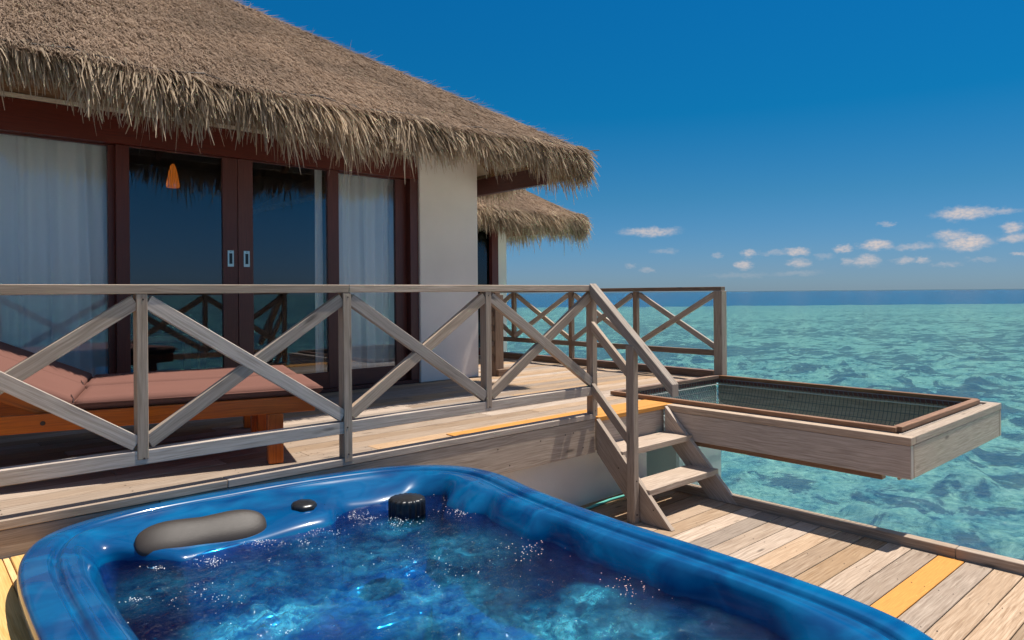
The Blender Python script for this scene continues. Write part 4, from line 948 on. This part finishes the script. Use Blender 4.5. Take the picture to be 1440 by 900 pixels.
# water in the tub
def onz(px, py, z):
    d = imgray(px, py); return Vector((0, 0, CAMH))+d*((z-CAMH)/d.z)
JET_SUN_PATCHES = [(395, 872, .16, 1.0), (330, 892, .15, .75), (520, 790, .30, .42), (600, 850, .34, .50), (640, 775, .26, .42), (835, 845, .11, .95), (790, 888, .20, .75), (880, 892, .20, .6), (470, 850, .25, .42), (270, 765, .10, .22), (560, 745, .16, .40), (690, 890, .20, .45), (350, 820, .26, .34), (220, 830, .2, .26), (450, 770, .2, .26), (960, 890, .2, .22)]  # aerated jets plus the glow of the sunlit floor, painted as cyan patches
jw = [(onz(px, py, WL), r, s) for px, py, r, s in JET_SUN_PATCHES]
def tub_water():
    g = 0.009; x0, x1, y0, y1 = .42, 2.2, .60, 3.3; nx, ny = int((x1-x0)/g), int((y1-y0)/g)
    pl = offs(outl, 0.15, 12)
    def inside(x, y):
        c = False
        for i in range(0, NT, 4):
            a, b_ = pl[i], pl[(i+4) % NT]
            if (a.y > y) != (b_.y > y) and x < (b_.x-a.x)*(y-a.y)/(b_.y-a.y)+a.x: c = not c
        return c
    V = []; ok = np.zeros((nx+1, ny+1), bool)
    for i in range(nx+1):
        for j in range(ny+1):
            x, y = x0+i*g, y0+j*g; ok[i, j] = inside(x, y)
            h = 0.010*noise.noise((x*5, y*5, 0.3))+0.007*noise.noise((x*12, y*12, 2))+0.0042*noise.noise((x*26, y*26, 4))+0.0025*noise.noise((x*48, y*48, 8))
            for p, r, s in jw:
                dd = math.hypot(x-p.x, y-p.y)
                if dd < 2*r: h += s*math.exp(-(dd/r)**2)*(0.008+0.016*noise.noise((x*20, y*20, 6))+.008*noise.noise((x*45, y*45, 1)))
            V.append((x, y, WL+h))
    F = []
    for i in range(nx):
        for j in range(ny):
            if ok[i, j] and ok[i+1, j] and ok[i, j+1] and ok[i+1, j+1]:
                k = i*(ny+1)+j; F.append((k, k+ny+1, k+ny+2, k+1))
    m, t, b = newmat('tub_water'); t.nodes.remove(b)
    g_ = N(t, 'ShaderNodeNewGeometry'); P_ = g_.outputs['Position']
    n1 = N(t, 'ShaderNodeTexNoise', ins={'Scale': 38.0, 'Detail': 5.0, 'Roughness': 0.6, 'Distortion': 1.0}); L(t, P_, n1.inputs[0])
    n2 = N(t, 'ShaderNodeTexNoise', ins={'Scale': 11.0, 'Detail': 9.0, 'Distortion': 0.25, 'Roughness': .78}); L(t, P_, n2.inputs[0])
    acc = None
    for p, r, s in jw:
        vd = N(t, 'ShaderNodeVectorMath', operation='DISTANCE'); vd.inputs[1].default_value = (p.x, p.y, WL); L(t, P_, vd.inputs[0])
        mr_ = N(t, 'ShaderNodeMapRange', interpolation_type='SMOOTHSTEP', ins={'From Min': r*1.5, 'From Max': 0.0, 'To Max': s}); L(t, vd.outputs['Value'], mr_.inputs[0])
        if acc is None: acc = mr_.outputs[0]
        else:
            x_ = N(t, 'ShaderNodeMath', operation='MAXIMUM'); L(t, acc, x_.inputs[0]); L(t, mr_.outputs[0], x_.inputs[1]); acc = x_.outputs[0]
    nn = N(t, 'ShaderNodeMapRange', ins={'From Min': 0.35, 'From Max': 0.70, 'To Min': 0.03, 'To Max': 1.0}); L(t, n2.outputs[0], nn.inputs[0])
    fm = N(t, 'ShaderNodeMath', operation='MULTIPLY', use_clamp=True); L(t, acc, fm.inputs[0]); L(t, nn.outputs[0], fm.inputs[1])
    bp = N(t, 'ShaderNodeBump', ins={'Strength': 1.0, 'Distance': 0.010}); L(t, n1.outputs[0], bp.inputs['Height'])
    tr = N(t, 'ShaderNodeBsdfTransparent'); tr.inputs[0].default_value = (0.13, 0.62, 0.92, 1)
    di = N(t, 'ShaderNodeBsdfDiffuse'); dc = N(t, 'ShaderNodeMix', data_type='RGBA'); dc.inputs[6].default_value = (0.0, 0.22, 0.48, 1); dc.inputs[7].default_value = (0.16, 0.80, 0.90, 1); L(t, fm.outputs[0], dc.inputs[0]); L(t, dc.outputs[2], di.inputs[0]); L(t, bp.outputs[0], di.inputs['Normal'])  # cyan carries both bubbles and sunlight on the tub floor
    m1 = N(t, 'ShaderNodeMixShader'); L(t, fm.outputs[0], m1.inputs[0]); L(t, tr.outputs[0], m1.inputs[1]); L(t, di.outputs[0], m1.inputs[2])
    gl = N(t, 'ShaderNodeBsdfGlossy'); gl.inputs['Roughness'].default_value = 0.05; L(t, bp.outputs[0], gl.inputs['Normal'])
    fr = N(t, 'ShaderNodeFresnel'); fr.inputs[0].default_value = 1.33; L(t, bp.outputs[0], fr.inputs['Normal'])
    m2 = N(t, 'ShaderNodeMixShader'); L(t, fr.outputs[0], m2.inputs[0]); L(t, m1.outputs[0], m2.inputs[1]); L(t, gl.outputs[0], m2.inputs[2])
    L(t, m2.outputs[0], t.nodes['Material Output'].inputs[0])
    F = np.array(F); used = np.unique(F); rm = np.zeros(len(V), int); rm[used] = np.arange(len(used))
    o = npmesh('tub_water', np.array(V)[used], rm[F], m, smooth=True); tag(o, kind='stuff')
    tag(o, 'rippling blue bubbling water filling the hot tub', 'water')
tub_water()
# foam bubbles floating on the water
def foam():
    pts = []
    def cl(px, py, rx, n_, sp=1):
        for _ in range(int(n_*1.5)):
            q = onz(px+random.gauss(0, rx*random.choice((.35, 1))), py+random.gauss(0, rx*0.2), WL); pts.append((q.x, q.y, random.uniform(.0008, .0024)*sp))
    for a in ((500, 725, 18, 45), (700, 705, 45, 120), (650, 720, 20, 60), (560, 735, 28, 70), (610, 690, 14, 40), (455, 750, 18, 40), (430, 765, 25, 25), (880, 780, 10, 50), (900, 790, 7, 30), (1020, 838, 12, 45), (1125, 880, 10, 55), (1150, 890, 8, 30), (810, 765, 14, 20), (220, 800, 10, 25), (190, 845, 10, 18), (165, 875, 8, 14), (300, 790, 20, 50), (360, 760, 22, 45), (400, 880, 40, 60), (520, 730, 9, 25), (740, 770, 60, 40), (880, 830, 50, 45), (600, 800, 90, 60), (950, 800, 30, 20), (300, 840, 60, 40)): cl(*a)
    mb = bmesh.new()
    for x, y, r in pts:
        if not (.5 < x < 2.15 and .6 < y < 3.05): continue
        mt_ = Matrix.Translation((x, y, WL+0.004+0.008*noise.noise((x*5, y*5, .3)))) @ Matrix.Diagonal((r, r, r*0.7, 1))
        bmesh.ops.create_icosphere(mb, subdivisions=1, radius=1, matrix=mt_)
    me = bpy.data.meshes.new('foam'); mb.to_mesh(me); mb.free()
    mf = simple('foam_white', (0.85, 0.9, 0.92), 0.25, 0.6)
    tag(link('foam', me, mf), 'scattered white bubbles floating on the hot tub water', 'foam', kind='stuff')
foam()
# pillows, knob and filter cap
def pillow(name, c, yaw, tilt, Ln, Wd, th, label=None):
    bmc = bmesh.new(); bmesh.ops.create_uvsphere(bmc, u_segments=48, v_segments=24, radius=1)
    for v in bmc.verts:
        x, y, z = v.co; ex = 0.42
        sx = math.copysign(abs(x)**0.62, x); sy = math.copysign(abs(y)**0.8, y)
        wd = 1-0.16*math.exp(-(sx/0.42)**2)
        v.co = Vector((sx*Ln/2, sy*Wd/2*wd, z*th*(1-0.15*math.exp(-(sx/0.5)**2))))
    q = Matrix.Translation(c) @ Matrix.Rotation(yaw, 4, 'Z') @ Matrix.Rotation(tilt, 4, 'X')
    for f in bmc.faces: f.smooth = True
    bmc.transform(q); me = bpy.data.meshes.new(name); bmc.to_mesh(me); bmc.free()
    o = link(name, me, M_pillow, HT); o.matrix_parent_inverse = HT.matrix_world.inverted()
    if label: o['label'] = label
    return o
pillow('headrest', Vector((0.955, 2.995, -0.055)), R(-9), R(40), 0.50, 0.18, 0.040)
pillow('headrest', Vector((2.02, 0.86, -0.085)), R(70), R(30), 0.36, 0.17, 0.035)
m = MB(); kc = Vector((1.395, 3.005, -0.062))
m.lathe([(0.050, 0), (0.054, 0.006), (0.054, 0.026), (0.047, 0.036), (0.02, 0.038)], kc+Vector((0, 0, .004)), 28, (0, -.08, 1), ribs=7, ribamp=.06); m.build('diverter_knob', M_black, HT)
m = MB(); pr = []
for k in range(9): a_ = math.pi*k/8; pr.append((0.095+0.009*math.cos(a_), 0.010*math.sin(a_)))
m.lathe(pr, kc+Vector((0, 0, -0.012)), 40, (0, -.08, 1)); m.build('knob_collar', me_tub, HT)
m = MB(); fc = Vector((1.80, 2.78, -0.125))
m.lathe([(0.086, -.02), (0.086, 0.078), (0.084, 0.089), (0.075, 0.094), (0.03, 0.096)], fc, 72, (0, 0, 1), ribs=18, ribamp=-.09); m.build('filter_cap', M_black, HT)

# hose on the lower deck by the plinth
hp = [(onz(850, 714, ZL+.02)), onz(862, 708, ZL+.02), onz(875, 704, ZL+.02), onz(890, 702, ZL+.02)]
m = MB(); pts = [Vector((3.25, 3.30, ZL+.012)), Vector((3.5, 3.38, ZL+.012)), Vector((3.75, 3.44, ZL+.012)), Vector((4.05, 3.47, ZL+.012)), Vector((4.3, 3.46, ZL+.012)), Vector((4.5, 3.40, ZL+.012))]
m.tube(pts, 0.010, 8)
for p in (0,): pass
tag(m.build('hose', M_hose), 'thin green hose lying on the lower deck along the plinth wall', 'hose')
